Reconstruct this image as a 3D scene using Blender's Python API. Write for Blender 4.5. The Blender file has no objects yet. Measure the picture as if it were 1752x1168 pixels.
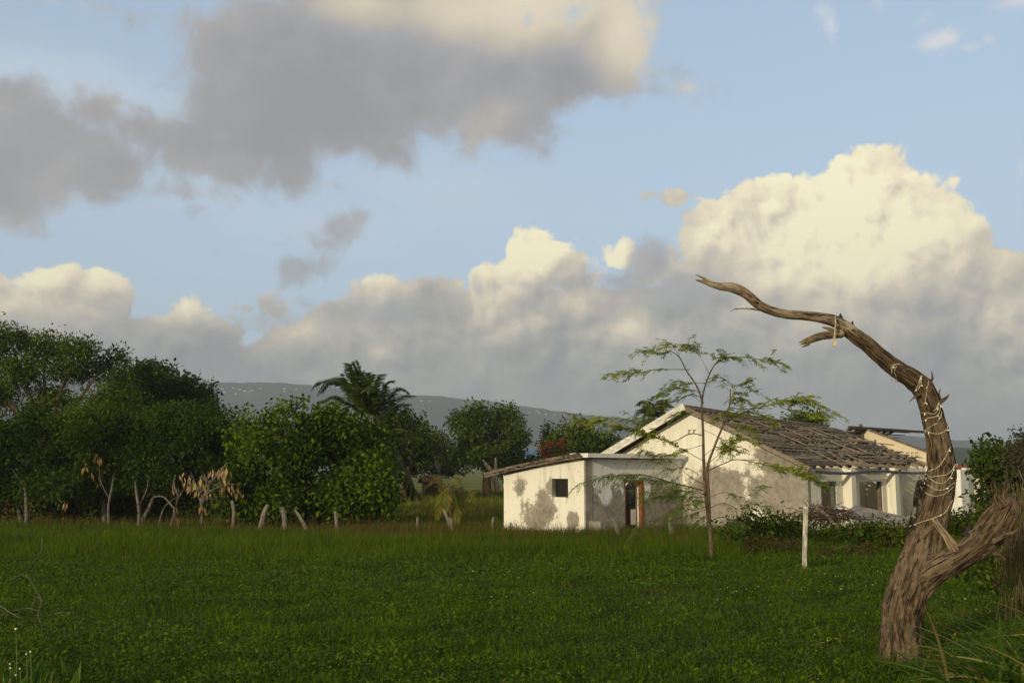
import bpy, math, random
import numpy as np
from mathutils import Vector, noise as mnoise

scene = bpy.context.scene
COL = scene.collection
random.seed(7)
rng = np.random.default_rng(11)

# ------------------------------------------------------------------ camera
F_PX = 1703.0                       # focal length of the photograph in its own pixels (1752 wide)
PITCH = math.atan(218.0 / F_PX)     # the level horizon runs 218 px under the middle
CAM_H = 1.55
cam_data = bpy.data.cameras.new("camera")
cam = bpy.data.objects.new("camera", cam_data)
COL.objects.link(cam)
cam.location = (0, 0, CAM_H)
cam.rotation_euler = (math.pi / 2 + PITCH, 0, 0)
cam_data.sensor_width = 36.0
cam_data.lens = 36.0 * F_PX / 1752.0
cam_data.clip_start = 0.05
cam_data.clip_end = 30000.0
scene.camera = cam
scene.render.resolution_x, scene.render.resolution_y = 1024, 682

# ------------------------------------------------------------------ light and exposure
SUN_DIR = Vector((-0.56, -0.83, 0.0)).normalized()      # low sun behind the photographer's left shoulder
SUN_EL = math.radians(12.0)
sun_data = bpy.data.lights.new("sun", 'SUN')
sun_data.energy = 3.5
sun_data.angle = math.radians(0.6)
sun_data.color = (1.0, 0.85, 0.58)
sun = bpy.data.objects.new("sun", sun_data)
COL.objects.link(sun)
_d = Vector((SUN_DIR.x * math.cos(SUN_EL), SUN_DIR.y * math.cos(SUN_EL), math.sin(SUN_EL)))
sun.rotation_euler = (-_d).to_track_quat('-Z', 'Y').to_euler()
vs = scene.view_settings
vs.view_transform = 'Standard'
vs.look = 'None'
vs.exposure = 0.0
vs.gamma = 1.0
vs.use_curve_mapping = False
scene.cycles.use_denoising = True
scene.cycles.max_bounces = 6
scene.cycles.transparent_max_bounces = 6
scene.cycles.volume_bounces = 0
scene.cycles.sample_clamp_indirect = 4.0


def P(px, py, Y):
    """point seen at photo pixel (px, py), at depth Y metres in front of the lens (measured along the ground)"""
    a = (px - 876.0) / F_PX
    b = (584.0 - py) / F_PX
    cp, sp = math.cos(PITCH), math.sin(PITCH)
    dx, dy, dz = a, cp - b * sp, sp + b * cp
    k = Y / dy
    return Vector((dx * k, Y, CAM_H + dz * k))


def lin(c):
    c = np.asarray(c, float) / 255.0
    return tuple(np.where(c <= 0.04045, c / 12.92, ((c + 0.055) / 1.055) ** 2.4))


# ------------------------------------------------------------------ node-writing helper
class NT:
    def __init__(self, tree):
        self.t = tree
        self.nodes, self.links = tree.nodes, tree.links

    def put(self, sock, v):
        if isinstance(v, bpy.types.NodeSocket):
            self.links.new(v, sock)
        elif v is not None:
            if sock.type == 'RGBA' and len(v) == 3:
                v = (*v, 1.0)
            sock.default_value = v

    def n(self, kind, **kw):
        nd = self.nodes.new(kind)
        for k, v in kw.items():
            setattr(nd, k, v)
        return nd

    def m(self, op, a, b=None, c=None, clamp=False):
        nd = self.n('ShaderNodeMath', operation=op, use_clamp=clamp)
        self.put(nd.inputs[0], a); self.put(nd.inputs[1], b)
        if c is not None:
            self.put(nd.inputs[2], c)
        return nd.outputs[0]

    def v(self, op, a, b=None, c=None, scale=None):
        nd = self.n('ShaderNodeVectorMath', operation=op)
        self.put(nd.inputs[0], a)
        if b is not None: self.put(nd.inputs[1], b)
        if c is not None: self.put(nd.inputs[2], c)
        if scale is not None: self.put(nd.inputs['Scale'], scale)
        return nd.outputs['Value'] if op in ('LENGTH', 'DOT_PRODUCT', 'DISTANCE') else nd.outputs[0]

    def mr(self, x, a, b, c=0.0, d=1.0, smooth=True):
        nd = self.n('ShaderNodeMapRange', clamp=True, interpolation_type='SMOOTHSTEP' if smooth else 'LINEAR')
        for i, q in enumerate((x, a, b, c, d)):
            self.put(nd.inputs[i], q)
        return nd.outputs[0]

    def mix(self, f, a, b, mode='MIX'):
        nd = self.n('ShaderNodeMix', data_type='RGBA', blend_type=mode)
        self.put(nd.inputs[0], f); self.put(nd.inputs[6], a); self.put(nd.inputs[7], b)
        return nd.outputs[2]

    def noise(self, vec, scale, detail=6.0, rough=0.55, dist=0.0, color=False, dim='3D'):
        nd = self.n('ShaderNodeTexNoise', noise_dimensions=dim)
        self.put(nd.inputs['Vector'], vec); self.put(nd.inputs['Scale'], scale)
        nd.inputs['Detail'].default_value = detail
        nd.inputs['Roughness'].default_value = rough
        nd.inputs['Distortion'].default_value = dist
        return nd.outputs['Color' if color else 'Fac']

    def voro(self, vec, scale, detail=3.0, rough=0.5, feature='F1', smooth=0.6, dim='2D'):
        nd = self.n('ShaderNodeTexVoronoi', feature=feature, voronoi_dimensions=dim)
        self.put(nd.inputs['Vector'], vec); self.put(nd.inputs['Scale'], scale)
        if 'Detail' in nd.inputs: nd.inputs['Detail'].default_value = detail
        if 'Roughness' in nd.inputs: nd.inputs['Roughness'].default_value = rough
        if 'Smoothness' in nd.inputs: nd.inputs['Smoothness'].default_value = smooth
        return nd.outputs['Distance']

    def ramp(self, x, stops):
        nd = self.n('ShaderNodeValToRGB')
        cr = nd.color_ramp
        while len(cr.elements) < len(stops):
            cr.elements.new(0.5)
        for e, (p, c) in zip(cr.elements, stops):
            e.position = p; e.color = (*c, 1.0)
        self.put(nd.inputs[0], x)
        return nd.outputs[0]


# ------------------------------------------------------------------ sky: Nishita with clouds, laid out by compass direction
world = bpy.data.worlds.new("World")
scene.world = world
world.use_nodes = True
world.node_tree.nodes.clear()
W = NT(world.node_tree)
QS = 17.03


def Q(px, py):
    d = P(px, py, 100.0) - Vector((0, 0, CAM_H))
    return QS * math.atan2(d.x, d.y), QS * math.asin(d.z / d.length)


gen = W.n('ShaderNodeTexCoord').outputs['Generated']
sep = W.n('ShaderNodeSeparateXYZ'); W.put(sep.inputs[0], gen)
az = W.m('MULTIPLY', W.m('ARCTAN2', sep.outputs[0], sep.outputs[1]), QS)
el = W.m('MULTIPLY', W.m('ARCSINE', sep.outputs[2]), QS)
cmb = W.n('ShaderNodeCombineXYZ'); W.put(cmb.inputs[0], az); W.put(cmb.inputs[1], el)
q = cmb.outputs[0]


def cones(vec, ells, soft=0.25, unit=True):
    """smooth union of elliptical cones, in units of 100 photo pixels (unit) or 0..1"""
    out = None
    for e in ells:
        px, py, rx, ry = e[:4]
        wgt = e[4] if len(e) > 4 else 1.0
        cx, cy = Q(px, py)
        ix, iy = 100.0 / rx, 100.0 / ry
        ln = W.v('LENGTH', W.v('MULTIPLY_ADD', vec, (ix, iy, 0), (-cx * ix, -cy * iy, 0)))
        k = min(rx, ry) / 100.0 if unit else wgt
        f = W.m('MULTIPLY_ADD', ln, -k, k)
        if not unit:
            f = W.m('MAXIMUM', f, 0.0)
        out = f if out is None else W.m('SMOOTH_MAX', out, f, soft)
    return out


skyn = W.n('ShaderNodeTexSky', sky_type='NISHITA', sun_disc=False)
skyn.sun_elevation = SUN_EL
skyn.sun_rotation = math.atan2(SUN_DIR.x, SUN_DIR.y) % (2 * math.pi)
skyn.altitude = 20; skyn.air_density = 1.0; skyn.dust_density = 0.6; skyn.ozone_density = 1.0
SKY_STR = 0.12
sky_rgb = W.v('SCALE', skyn.outputs[0], scale=SKY_STR)
sky_rgb = W.v('SCALE', sky_rgb, scale=1.3)
veil = W.mr(el, QS * 0.12, QS * 0.50, 0.76, 0.56)          # a thin milky veil high up, thicker towards the horizon
sky_rgb = W.mix(veil, sky_rgb, (0.56, 0.73, 0.93))

wcol = W.noise(q, 0.9, 3, 0.5, color=True, dim='2D')
warp = W.v('SCALE', W.v('SUBTRACT', wcol, (0.5, 0.5, 0.5)), scale=0.7)
qw = W.v('ADD', q, warp)
fb1 = W.m('SUBTRACT', W.noise(qw, 1.1, 7, 0.58, dim='2D'), 0.5)                    # ragged cloud noise
fb2 = W.m('SUBTRACT', W.noise(W.v('MULTIPLY', qw, (0.35, 1.2, 1)), 0.8, 5, 0.6, dim='2D'), 0.5)   # drawn-out cirrus
fb0 = W.m('SUBTRACT', W.noise(qw, 0.45, 4, 0.5, dim='2D'), 0.5)                   # broad soft variation
PUFF_L = (-0.13, 0.17, 0.0)


def puff(vec):
    w2 = W.v('ADD', vec, W.v('SCALE', W.v('SUBTRACT', W.noise(vec, 1.6, 3, 0.5, color=True, dim='2D'), (0.5, 0.5, 0.5)), scale=0.5))
    a = W.m('SUBTRACT', 0.55, W.voro(w2, 1.15, 3, 0.5))
    return W.m('ADD', a, W.m('MULTIPLY', W.m('SUBTRACT', W.noise(vec, 2.2, 5, 0.55, dim='2D'), 0.5), 0.22))


pf = puff(q)
pf2 = puff(W.v('ADD', q, PUFF_L))
relief = W.m('SUBTRACT', pf, pf2)

# thin high cloud
cir = W.mr(W.m('ADD', cones(q, [(120, 150, 330, 90), (330, 330, 330, 70), (560, 380, 300, 60), (760, 330, 260, 60), (900, 370, 200, 40)], 0.3),
               W.m('MULTIPLY', fb2, 1.3)), 0.0, 0.75, 0.0, 0.62)
c = W.mix(cir, sky_rgb, lin((206, 219, 232)))
# small white wisps high on the right
wis = W.mr(W.m('ADD', cones(q, [(1420, 38, 22, 34), (1505, 12, 10, 12), (1605, 68, 46, 24), (1655, 84, 30, 12), (1535, 72, 17, 9),
                                (1725, 6, 44, 18), (1748, 290, 9, 14), (1690, 70, 9, 9), (1575, 40, 30, 18)], 0.05), W.m('MULTIPLY', fb1, 0.9)), -0.02, 0.30, 0.0, 0.75)
c = W.mix(wis, c, lin((238, 234, 232)))
# low cumulus bank
bank = cones(q, [(1470, 365, 122, 112), (1560, 400, 100, 105), (1340, 385, 120, 92), (1235, 410, 80, 76), (1402, 284, 20, 30),
                 (1168, 336, 40, 13), (1640, 470, 84, 92), (1480, 560, 300, 150), (1235, 490, 90, 90), (1310, 455, 90, 70), (1190, 570, 150, 80), (1760, 560, 60, 100), (1420, 700, 520, 190),
                 (905, 428, 66, 48), (850, 478, 76, 48), (970, 470, 80, 48), (1045, 440, 42, 22), (1130, 455, 50, 40), (900, 560, 330, 90),
                 (660, 505, 60, 44), (560, 545, 80, 36), (600, 650, 330, 100), (20, 535, 140, 72), (165, 522, 95, 60), (245, 570, 90, 50), (312, 555, 56, 46),
                 (390, 606, 80, 46), (150, 640, 400, 100), (480, 530, 50, 16), (0, 900, 3000, 280), (870, 610, 520, 70), (2300, 780, 700, 300), (-700, 680, 700, 230)], 0.12)
bank_d = W.m('ADD', bank, W.m('ADD', W.m('MULTIPLY_ADD', pf, 0.40, 0.08), W.m('MULTIPLY', fb1, 0.26)))
bank_a = W.mr(bank_d, -0.02, 0.11)
lit = cones(q, [(1450, 370, 300, 190, 1.0), (1480, 410, 190, 150, 0.75), (1260, 400, 150, 110, 0.6), (1570, 360, 90, 100, 0.62), (1690, 480, 90, 130, 0.36), (1740, 560, 120, 120, 0.55), (1730, 650, 130, 90, 0.4),
                (905, 430, 150, 95, 0.95), (1045, 436, 80, 55, 0.85), (850, 470, 130, 90, 0.55), (980, 520, 120, 60, 0.35), (1130, 570, 90, 60, 0.3),
                (650, 480, 90, 65, 0.5), (640, 560, 60, 40, 0.22), (60, 480, 260, 85, 0.62), (180, 480, 110, 70, 0.6), (320, 525, 90, 50, 0.6), (620, 580, 300, 60, 0.22), (880, 545, 150, 60, 0.42), (1075, 560, 110, 55, 0.50), (650, 600, 70, 34, 0.36), (1000, 620, 260, 60, 0.20), (520, 570, 90, 40, 0.3),
                (1400, 560, 350, 130, 0.25)], 0.16, unit=False)
basev = W.mr(el, QS * 0.03, QS * 0.17, 0.0, 0.30, smooth=False)
lt = W.m('ADD', W.m('ADD', basev, W.m('MULTIPLY', lit, 0.92)), W.m('MULTIPLY', relief, W.m('MULTIPLY_ADD', lit, 0.70, 0.14)))
lt = W.m('ADD', lt, W.m('ADD', W.m('MULTIPLY', fb1, 0.13), W.m('MULTIPLY', fb0, 0.46)))
lt = W.m('ADD', lt, W.m('MULTIPLY', W.mr(bank_d, 0.0, 0.45, 0.30, 0.0), W.m('MULTIPLY_ADD', lit, 0.7, 0.15)))
bank_c = W.ramp(lt, [(0.0, lin((117, 118, 125))), (0.20, lin((147, 147, 150))), (0.40, lin((190, 184, 172))), (0.58, lin((224, 212, 188))),
                     (0.76, tuple(1.06 * k for k in lin((252, 236, 203)))), (0.98, tuple(1.20 * k for k in lin((255, 245, 204))))])
c = W.mix(bank_a, c, bank_c)
# grey scraps drifting in front of the bank
scr = W.mr(W.m('ADD', cones(q, [(1120, 448, 46, 36), (1060, 482, 60, 26), (1165, 500, 60, 40), (845, 490, 24, 20), (905, 488, 22, 12), (582, 392, 40, 30), (560, 415, 26, 18), (518, 460, 56, 32), (610, 370, 16, 12),
                                (375, 430, 14, 10), (700, 540, 60, 26), (480, 545, 42, 20), (560, 530, 60, 22), (330, 360, 30, 26), (1010, 475, 24, 16), (575, 320, 14, 22)], 0.08), W.m('MULTIPLY', fb1, 0.95)), -0.08, 0.24, 0.0, 0.85)
c = W.mix(scr, c, W.ramp(W.m('ADD', fb1, 0.5), [(0.3, lin((157, 157, 163))), (0.7, lin((178, 178, 180)))]))
# large grey cloud overhead, cream along its sunlit top
big = cones(q, [(560, 130, 240, 150), (760, 120, 260, 130), (950, 120, 190, 90), (1040, 60, 90, 110), (450, 200, 160, 100), (330, 235, 110, 55),
                (505, 280, 46, 66), (420, 285, 100, 40), (640, 250, 110, 40), (840, 200, 140, 60), (660, -70, 330, 140), (930, -20, 160, 70), (1172, 152, 40, 14), (390, 90, 90, 80),
                (50, 250, 150, 95), (235, 225, 90, 44), (172, 190, 46, 52), (15, 330, 66, 56), (150, 270, 90, 70), (100, 10, 70, 10), (300, 330, 120, 22)], 0.2)
big_d = W.m('ADD', big, W.m('MULTIPLY', fb1, 1.15))
big_a = W.mr(big_d, -0.12, 0.34)
tops = W.m('ADD', cones(q, [(900, -10, 330, 125, 1.0), (1065, 45, 110, 140, 0.9), (860, 190, 90, 60, 0.22), (1180, 152, 50, 30, 0.6), (620, 5, 200, 70, 0.5), (100, 5, 120, 40, 0.6)], 0.15, unit=False),
           W.m('ADD', W.m('MULTIPLY', fb1, 0.10), W.m('MULTIPLY', relief, 0.07)))
edge = W.mr(big_d, 0.0, 0.75, 0.12, 0.0)
tv = W.m('ADD', W.m('ADD', tops, edge), W.m('ADD', W.m('MULTIPLY', fb2, 0.14), W.m('MULTIPLY', fb0, 0.50)))
big_c = W.ramp(tv, [(0.0, lin((150, 151, 156))), (0.20, lin((170, 168, 170))), (0.42, lin((203, 193, 176))), (0.62, lin((228, 214, 189))), (0.9, lin((240, 226, 200)))])
c = W.mix(big_a, c, big_c)

# unseen broken cloud overhead and behind, added to warm the ambient light
rest = W.m('MAXIMUM', W.mr(W.m('ABSOLUTE', az), QS * 0.60, QS * 0.95), W.mr(el, QS * 0.62, QS * 0.85))
rest = W.m('MULTIPLY', rest, W.m('MULTIPLY', W.mr(el, -0.5, 0.5), W.mr(fb0, -0.25, 0.15, 0.45, 0.95)))
c = W.mix(rest, c, W.ramp(W.m('ADD', fb0, 0.5), [(0.35, lin((196, 184, 164))), (0.65, lin((238, 222, 190)))]))
bg = W.n('ShaderNodeBackground')
W.put(bg.inputs[0], c)
bg.inputs[1].default_value = 1.0
wo = W.n('ShaderNodeOutputWorld')
W.links.new(bg.outputs[0], wo.inputs[0])
world.cycles.sampling_method = 'MANUAL'
world.cycles.sample_map_resolution = 1024

# ================================================================== mesh helpers
def put_props(o, label=None, cat=None, group=None, kind=None):
    if label: o['label'] = label
    if cat: o['category'] = cat
    if group: o['group'] = group
    if kind: o['kind'] = kind
    return o


def origin_of(o):
    p = Vector((0, 0, 0))
    while o is not None:
        p += o.location
        o = o.parent
    return p


def thing(name, label, cat, loc, group=None):
    o = bpy.data.objects.new(name, None)
    o.empty_display_size = 0.3
    COL.objects.link(o)
    o.location = loc
    return put_props(o, label, cat, group)


def obj(name, V, F, mat, parent=None, loc=None, smooth=False, attr=None):
    """link ONE mesh object; V are world coordinates. F: list of index lists, or an (n, k) array"""
    V = np.asarray(V, np.float32).reshape(-1, 3)
    org = origin_of(parent) if parent else Vector(loc or (0, 0, 0))
    V = V - np.array(org, np.float32)
    me = bpy.data.meshes.new(name)
    if isinstance(F, np.ndarray):
        n, k = F.shape
        me.vertices.add(len(V)); me.vertices.foreach_set('co', V.ravel())
        me.loops.add(n * k); me.loops.foreach_set('vertex_index', F.astype(np.int32).ravel())
        me.polygons.add(n); me.polygons.foreach_set('loop_start', np.arange(0, n * k, k, dtype=np.int32))
        me.update(calc_edges=True)
    else:
        me.from_pydata(V.tolist(), [], [list(f) for f in F])
        me.update()
    if smooth:
        me.polygons.foreach_set('use_smooth', np.ones(len(me.polygons), bool))
    if attr is not None:
        a = me.attributes.new('along', 'FLOAT_VECTOR', 'POINT'); a.data.foreach_set('vector', np.asarray(attr, np.float32).ravel())
    me.materials.append(mat)
    o = bpy.data.objects.new(name, me)
    COL.objects.link(o)
    if parent: o.parent = parent
    else: o.location = org
    return o


class MB:
    """collects vertices and faces of one part"""
    def __init__(self):
        self.V, self.F = [], []

    def add(self, V, F):
        b = len(self.V)
        self.V += [tuple(v) for v in V]
        self.F += [[i + b for i in f] for f in F]

    def hexa(self, c):
        """c: eight corners, bottom four then top four, same order"""
        self.add(c, [(3, 2, 1, 0), (4, 5, 6, 7), (0, 1, 5, 4), (1, 2, 6, 5), (2, 3, 7, 6), (3, 0, 4, 7)])

    def beam(self, p, q_, w, h, up=(0, 0, 1)):
        p, q_ = Vector(p), Vector(q_)
        d = (q_ - p).normalized()
        sx = d.cross(Vector(up))
        if sx.length < 1e-4: sx = d.cross(Vector((1, 0, 0)))
        sx.normalize(); uy = sx.cross(d).normalized()
        a, b = sx * w / 2, uy * h / 2
        self.hexa([p - a - b, p + a - b, p + a + b, p - a + b, q_ - a - b, q_ + a - b, q_ + a + b, q_ - a + b])

    def tube(self, pts, rad, n=8, cap=True):
        V, F = tube_arrays(pts, rad, n)
        self.add(V, F)
        if cap:
            L = len(pts)
            b = len(self.V) - len(V)
            self.F.append([b + i for i in range(n)][::-1])
            self.F.append([b + (L - 1) * n + i for i in range(n)])

    def build(self, name, mat, parent=None, loc=None, smooth=False):
        return obj(name, self.V, self.F, mat, parent, loc, smooth, getattr(self, 'A', None))


def frames(pts):
    pts = [Vector(p) for p in pts]
    out = []
    ref = None
    for i, p in enumerate(pts):
        d = (pts[min(i + 1, len(pts) - 1)] - pts[max(i - 1, 0)])
        d = d.normalized() if d.length > 1e-9 else Vector((0, 0, 1))
        if ref is None:
            ref = d.cross(Vector((0.13, 1, 0.21))).normalized()
        ref = (ref - d * ref.dot(d))
        ref = ref.normalized() if ref.length > 1e-6 else d.orthogonal().normalized()
        out.append((p, d, ref, d.cross(ref)))
    return out


def tube_arrays(pts, rad, n=8, disp=None):
    V, F = [], []
    fr = frames(pts)
    L = 0.0
    for i, (p, d, u, w) in enumerate(fr):
        if i: L += (p - fr[i - 1][0]).length
        for k in range(n):
            a = 2 * math.pi * k / n
            r = rad[i]
            if disp: r *= disp(a, L, i)
            V.append(p + (u * math.cos(a) + w * math.sin(a)) * r)
    for i in range(len(pts) - 1):
        for k in range(n):
            a, b = i * n + k, i * n + (k + 1) % n
            F.append((a, b, b + n, a + n))
    return V, F


def spline(ctrl, step):
    """Catmull-Rom through rows of (x, y, z, ...); returns an array resampled about every step metres"""
    C = np.asarray([list(c) for c in ctrl], float)
    C = np.vstack([2 * C[0] - C[1], C, 2 * C[-1] - C[-2]])
    out = []
    for i in range(1, len(C) - 2):
        p0, p1, p2, p3 = C[i - 1], C[i], C[i + 1], C[i + 2]
        n = max(2, int(np.linalg.norm((p2 - p1)[:3]) / step))
        for t in np.linspace(0, 1, n, endpoint=False):
            out.append(0.5 * ((2 * p1) + (-p0 + p2) * t + (2 * p0 - 5 * p1 + 4 * p2 - p3) * t * t + (-p0 + 3 * p1 - 3 * p2 + p3) * t ** 3))
    out.append(C[-2])
    return np.array(out)


def carve(o, boxes):
    """cut box-shaped openings (eight world corners each) out of a mesh object"""
    org = origin_of(o)
    cut = MB()
    for b in boxes:
        cut.hexa([Vector(v) - org for v in b])
    me = bpy.data.meshes.new('cut'); me.from_pydata(cut.V, [], cut.F); me.update()
    import bmesh
    bm = bmesh.new(); bm.from_mesh(me); bmesh.ops.recalc_face_normals(bm, faces=bm.faces); bm.to_mesh(me); bm.free()
    bm = bmesh.new(); bm.from_mesh(o.data); bmesh.ops.recalc_face_normals(bm, faces=bm.faces); bm.to_mesh(o.data); bm.free()
    co = bpy.data.objects.new('cut', me); COL.objects.link(co)
    co.matrix_world = o.matrix_world
    co.parent = o.parent; co.location = o.location
    md = o.modifiers.new('cut', 'BOOLEAN'); md.object = co; md.operation = 'DIFFERENCE'; md.solver = 'EXACT'; md.use_self = True
    bpy.context.view_layer.update()
    dg = bpy.context.evaluated_depsgraph_get()
    new = bpy.data.meshes.new_from_object(o.evaluated_get(dg))
    o.modifiers.clear()
    o.data = new
    bpy.data.objects.remove(co)


# ================================================================== materials
def material(name):
    m = bpy.data.materials.new(name)
    m.use_nodes = True
    m.node_tree.nodes.clear()
    t = NT(m.node_tree)
    out = t.n('ShaderNodeOutputMaterial')
    return m, t, out


def principled(t, out, col, rough=0.8, bump=None, bdist=0.02, bstr=1.0, spec=0.3, metal=0.0):
    b = t.n('ShaderNodeBsdfPrincipled')
    t.put(b.inputs['Base Color'], col); t.put(b.inputs['Roughness'], rough)
    b.inputs['Specular IOR Level'].default_value = spec
    b.inputs['Metallic'].default_value = metal
    if bump is not None:
        bn = t.n('ShaderNodeBump'); bn.inputs['Distance'].default_value = bdist; bn.inputs['Strength'].default_value = bstr
        t.put(bn.inputs['Height'], bump); t.links.new(bn.outputs[0], b.inputs['Normal'])
    t.links.new(b.outputs[0], out.inputs[0])
    return b


def objco(t):
    return t.n('ShaderNodeTexCoord').outputs['Object']


def leaf_mat(name, c1, c2, trans=0.30, c3=None, p3=0.1, rough=0.55, lump=0.35):
    """leaves: colour varies leaf by leaf and in broad patches; some light passes through"""
    m, t, out = material(name)
    rnd = t.n('ShaderNodeNewGeometry').outputs['Random Per Island']
    nz = t.noise(objco(t), lump, 3, 0.5)
    f = t.m('MULTIPLY_ADD', t.m('SUBTRACT', nz, 0.5), 2.2, rnd, clamp=True)
    col = t.mix(f, c1, c2)
    if c3:
        col = t.mix(t.mr(rnd, 1 - p3, 1 - p3 + 0.02), col, c3)
    d = t.n('ShaderNodeBsdfPrincipled'); t.put(d.inputs['Base Color'], col)
    d.inputs['Roughness'].default_value = rough; d.inputs['Specular IOR Level'].default_value = 0.06
    tr = t.n('ShaderNodeBsdfTranslucent'); t.put(tr.inputs[0], t.mix(1.0, col, (1.0, 1.0, 0.45), 'MULTIPLY'))
    mx = t.n('ShaderNodeMixShader'); mx.inputs[0].default_value = trans
    t.links.new(d.outputs[0], mx.inputs[1]); t.links.new(tr.outputs[0], mx.inputs[2])
    t.links.new(mx.outputs[0], out.inputs[0])
    return m


def plain_mat(name, c1, c2, scale=6.0, rough=0.8, bstr=0.5, bdist=0.01, stretch=(1, 1, 1), spec=0.25, detail=6, per_piece=0.0, metal=0.0):
    m, t, out = material(name)
    v = t.v('MULTIPLY', objco(t), stretch)
    nz = t.noise(v, scale, detail, 0.6)
    f = t.mr(nz, 0.3, 0.7)
    if per_piece:
        rnd = t.n('ShaderNodeNewGeometry').outputs['Random Per Island']
        f = t.m('MULTIPLY_ADD', t.m('SUBTRACT', rnd, 0.5), per_piece, f, clamp=True)
    col = t.mix(f, c1, c2)
    principled(t, out, col, rough, nz, bdist, bstr, spec, metal)
    return m


def bark_mat(name, c1, c2, c3=None, scale=5.0, bdist=0.02):
    m, t, out = material(name)
    co = objco(t)
    v = t.v('MULTIPLY', co, (1, 1, 0.22))
    nz = t.noise(v, scale * 4, 8, 0.65)
    big = t.noise(co, scale * 0.6, 4, 0.5)
    col = t.mix(t.mr(nz, 0.32, 0.66), c1, c2)
    if c3:
        col = t.mix(t.mr(big, 0.50, 0.68), col, c3)
    principled(t, out, col, 0.9, nz, bdist, 0.9, 0.15)
    return m


# ================================================================== ground, hills
def gz(x, y):
    """height of the field: level by the camera, then a gentle fall to the farmyard, level beyond"""
    y = np.asarray(y, float); x = np.asarray(x, float)
    t = np.clip((y - 6.0) / 38.0, 0, 1)
    z = -1.0 * (t * 0.75 + 0.25 * (t * t * (3 - 2 * t)))
    z = z + 0.035 * np.sin(x * 0.9 + 0.4 * y) * np.cos(y * 0.7 - 0.3 * x) * np.clip(1 - y / 90, 0, 1)
    return z


def gp(px, py_guess_Y):
    """ground point under photo column px at depth Y"""
    x = P(px, 800, py_guess_Y).x
    return Vector((x, py_guess_Y, float(gz(x, py_guess_Y))))


u = np.linspace(-1, 1, 181)
gx = np.sinh(u * 6.2) / math.sinh(6.2) * 9000 + u * 40
vv = np.linspace(0, 1, 220)
gy = np.sinh(vv * 6.0) / math.sinh(6.0) * 9000 + vv * 60
gy = np.concatenate([[-400, -150, -60, -25, -10, -4], gy])
GX, GY = np.meshgrid(gx, gy)
GZ = gz(GX, GY)
Vg = np.stack([GX, GY, GZ], -1).reshape(-1, 3)
ny, nx = GX.shape
ii = np.arange((ny - 1) * nx).reshape(ny - 1, nx)[:, :-1].ravel()
Fg = np.stack([ii, ii + 1, ii + nx + 1, ii + nx], 1)
m_ground, t, out = material('field_soil')
co = objco(t)
n1 = t.noise(co, 0.35, 5, 0.6); n2 = t.noise(co, 7.0, 6, 0.65)
colr = t.mix(t.mr(n1, 0.35, 0.65), (0.012, 0.020, 0.004), (0.022, 0.034, 0.006))
colr = t.mix(t.mr(n2, 0.45, 0.75), colr, (0.032, 0.026, 0.010))
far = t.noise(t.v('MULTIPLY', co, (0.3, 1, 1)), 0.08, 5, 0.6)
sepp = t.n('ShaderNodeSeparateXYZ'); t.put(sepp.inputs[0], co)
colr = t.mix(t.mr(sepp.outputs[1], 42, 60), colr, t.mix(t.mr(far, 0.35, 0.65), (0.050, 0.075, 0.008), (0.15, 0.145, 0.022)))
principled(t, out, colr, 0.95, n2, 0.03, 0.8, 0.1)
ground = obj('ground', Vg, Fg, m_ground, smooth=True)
put_props(ground, kind='structure')


def hill(name, outline, Y, depth, c1, c2, bump, seed, base_py=806):
    pxs = np.array([o[0] for o in outline], float); pys = np.array([o[1] for o in outline], float)
    xs_px = np.arange(pxs[0], pxs[-1], 4.0)
    top = np.interp(xs_px, pxs, pys)
    V = []
    rows = 22
    for j in range(rows):
        f = j / (rows - 1)
        Yj = Y + depth * f
        for i, px in enumerate(xs_px):
            p = P(px, top[i], Y + depth)
            h = p.z * math.sin(f * math.pi / 2) ** 0.9
            x = P(px, 800, Yj).x
            k = bump * (mnoise.fractal(Vector((x / 260.0, Yj / 260.0, seed)), 1.0, 2.0, 5) * 1.0) * (0.15 + 0.85 * (f > 0) * (1 - 0.75 * f))
            k += bump * 0.16 * mnoise.noise(Vector((x / 28.0, Yj / 28.0, seed + 3)))
            V.append((x, Yj, -2.0 + h + k * min(1, f * 4)))
    for i, px in enumerate(xs_px):                    # far side of the ridge, so that it is a hill and not a card
        x = P(px, 800, Y + depth * 1.6).x
        V.append((x, Y + depth * 1.6, -2.0))
    n = len(xs_px)
    F = [(j * n + i, j * n + i + 1, (j + 1) * n + i + 1, (j + 1) * n + i) for j in range(rows) for i in range(n - 1)]
    m, t, out = material(name + '_slope')
    co = objco(t)
    a = t.noise(co, 0.012, 6, 0.65)
    b = t.noise(co, 0.06, 4, 0.6)
    col = t.mix(t.mr(t.m('ADD', t.m('MULTIPLY', a, 0.6), t.m('MULTIPLY', b, 0.4)), 0.38, 0.62), c1, c2)
    principled(t, out, col, 1.0, spec=0.0)
    o = obj(name, V, F, m, smooth=True)
    return put_props(o, kind='structure')


hill('hills', [(-700, 655), (-300, 650), (0, 648), (330, 656), (440, 657), (560, 664), (640, 672), (700, 678), (760, 682), (830, 689), (900, 697), (980, 707),
               (1080, 716), (1200, 724), (1330, 730), (1440, 736), (1500, 740), (1560, 744), (1620, 752), (1700, 758), (1760, 762), (1900, 768), (2500, 778)],
     2100, 900, (0.034, 0.036, 0.036), (0.056, 0.058, 0.052), 20.0, 1.7)
hill('hills', [(1150, 800), (1300, 792), (1420, 780), (1500, 770), (1560, 765), (1640, 764), (1700, 766), (1760, 768), (1850, 766), (2100, 775), (2500, 790)],
     800, 300, (0.028, 0.040, 0.014), (0.055, 0.070, 0.026), 7.0, 9.1)

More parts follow.
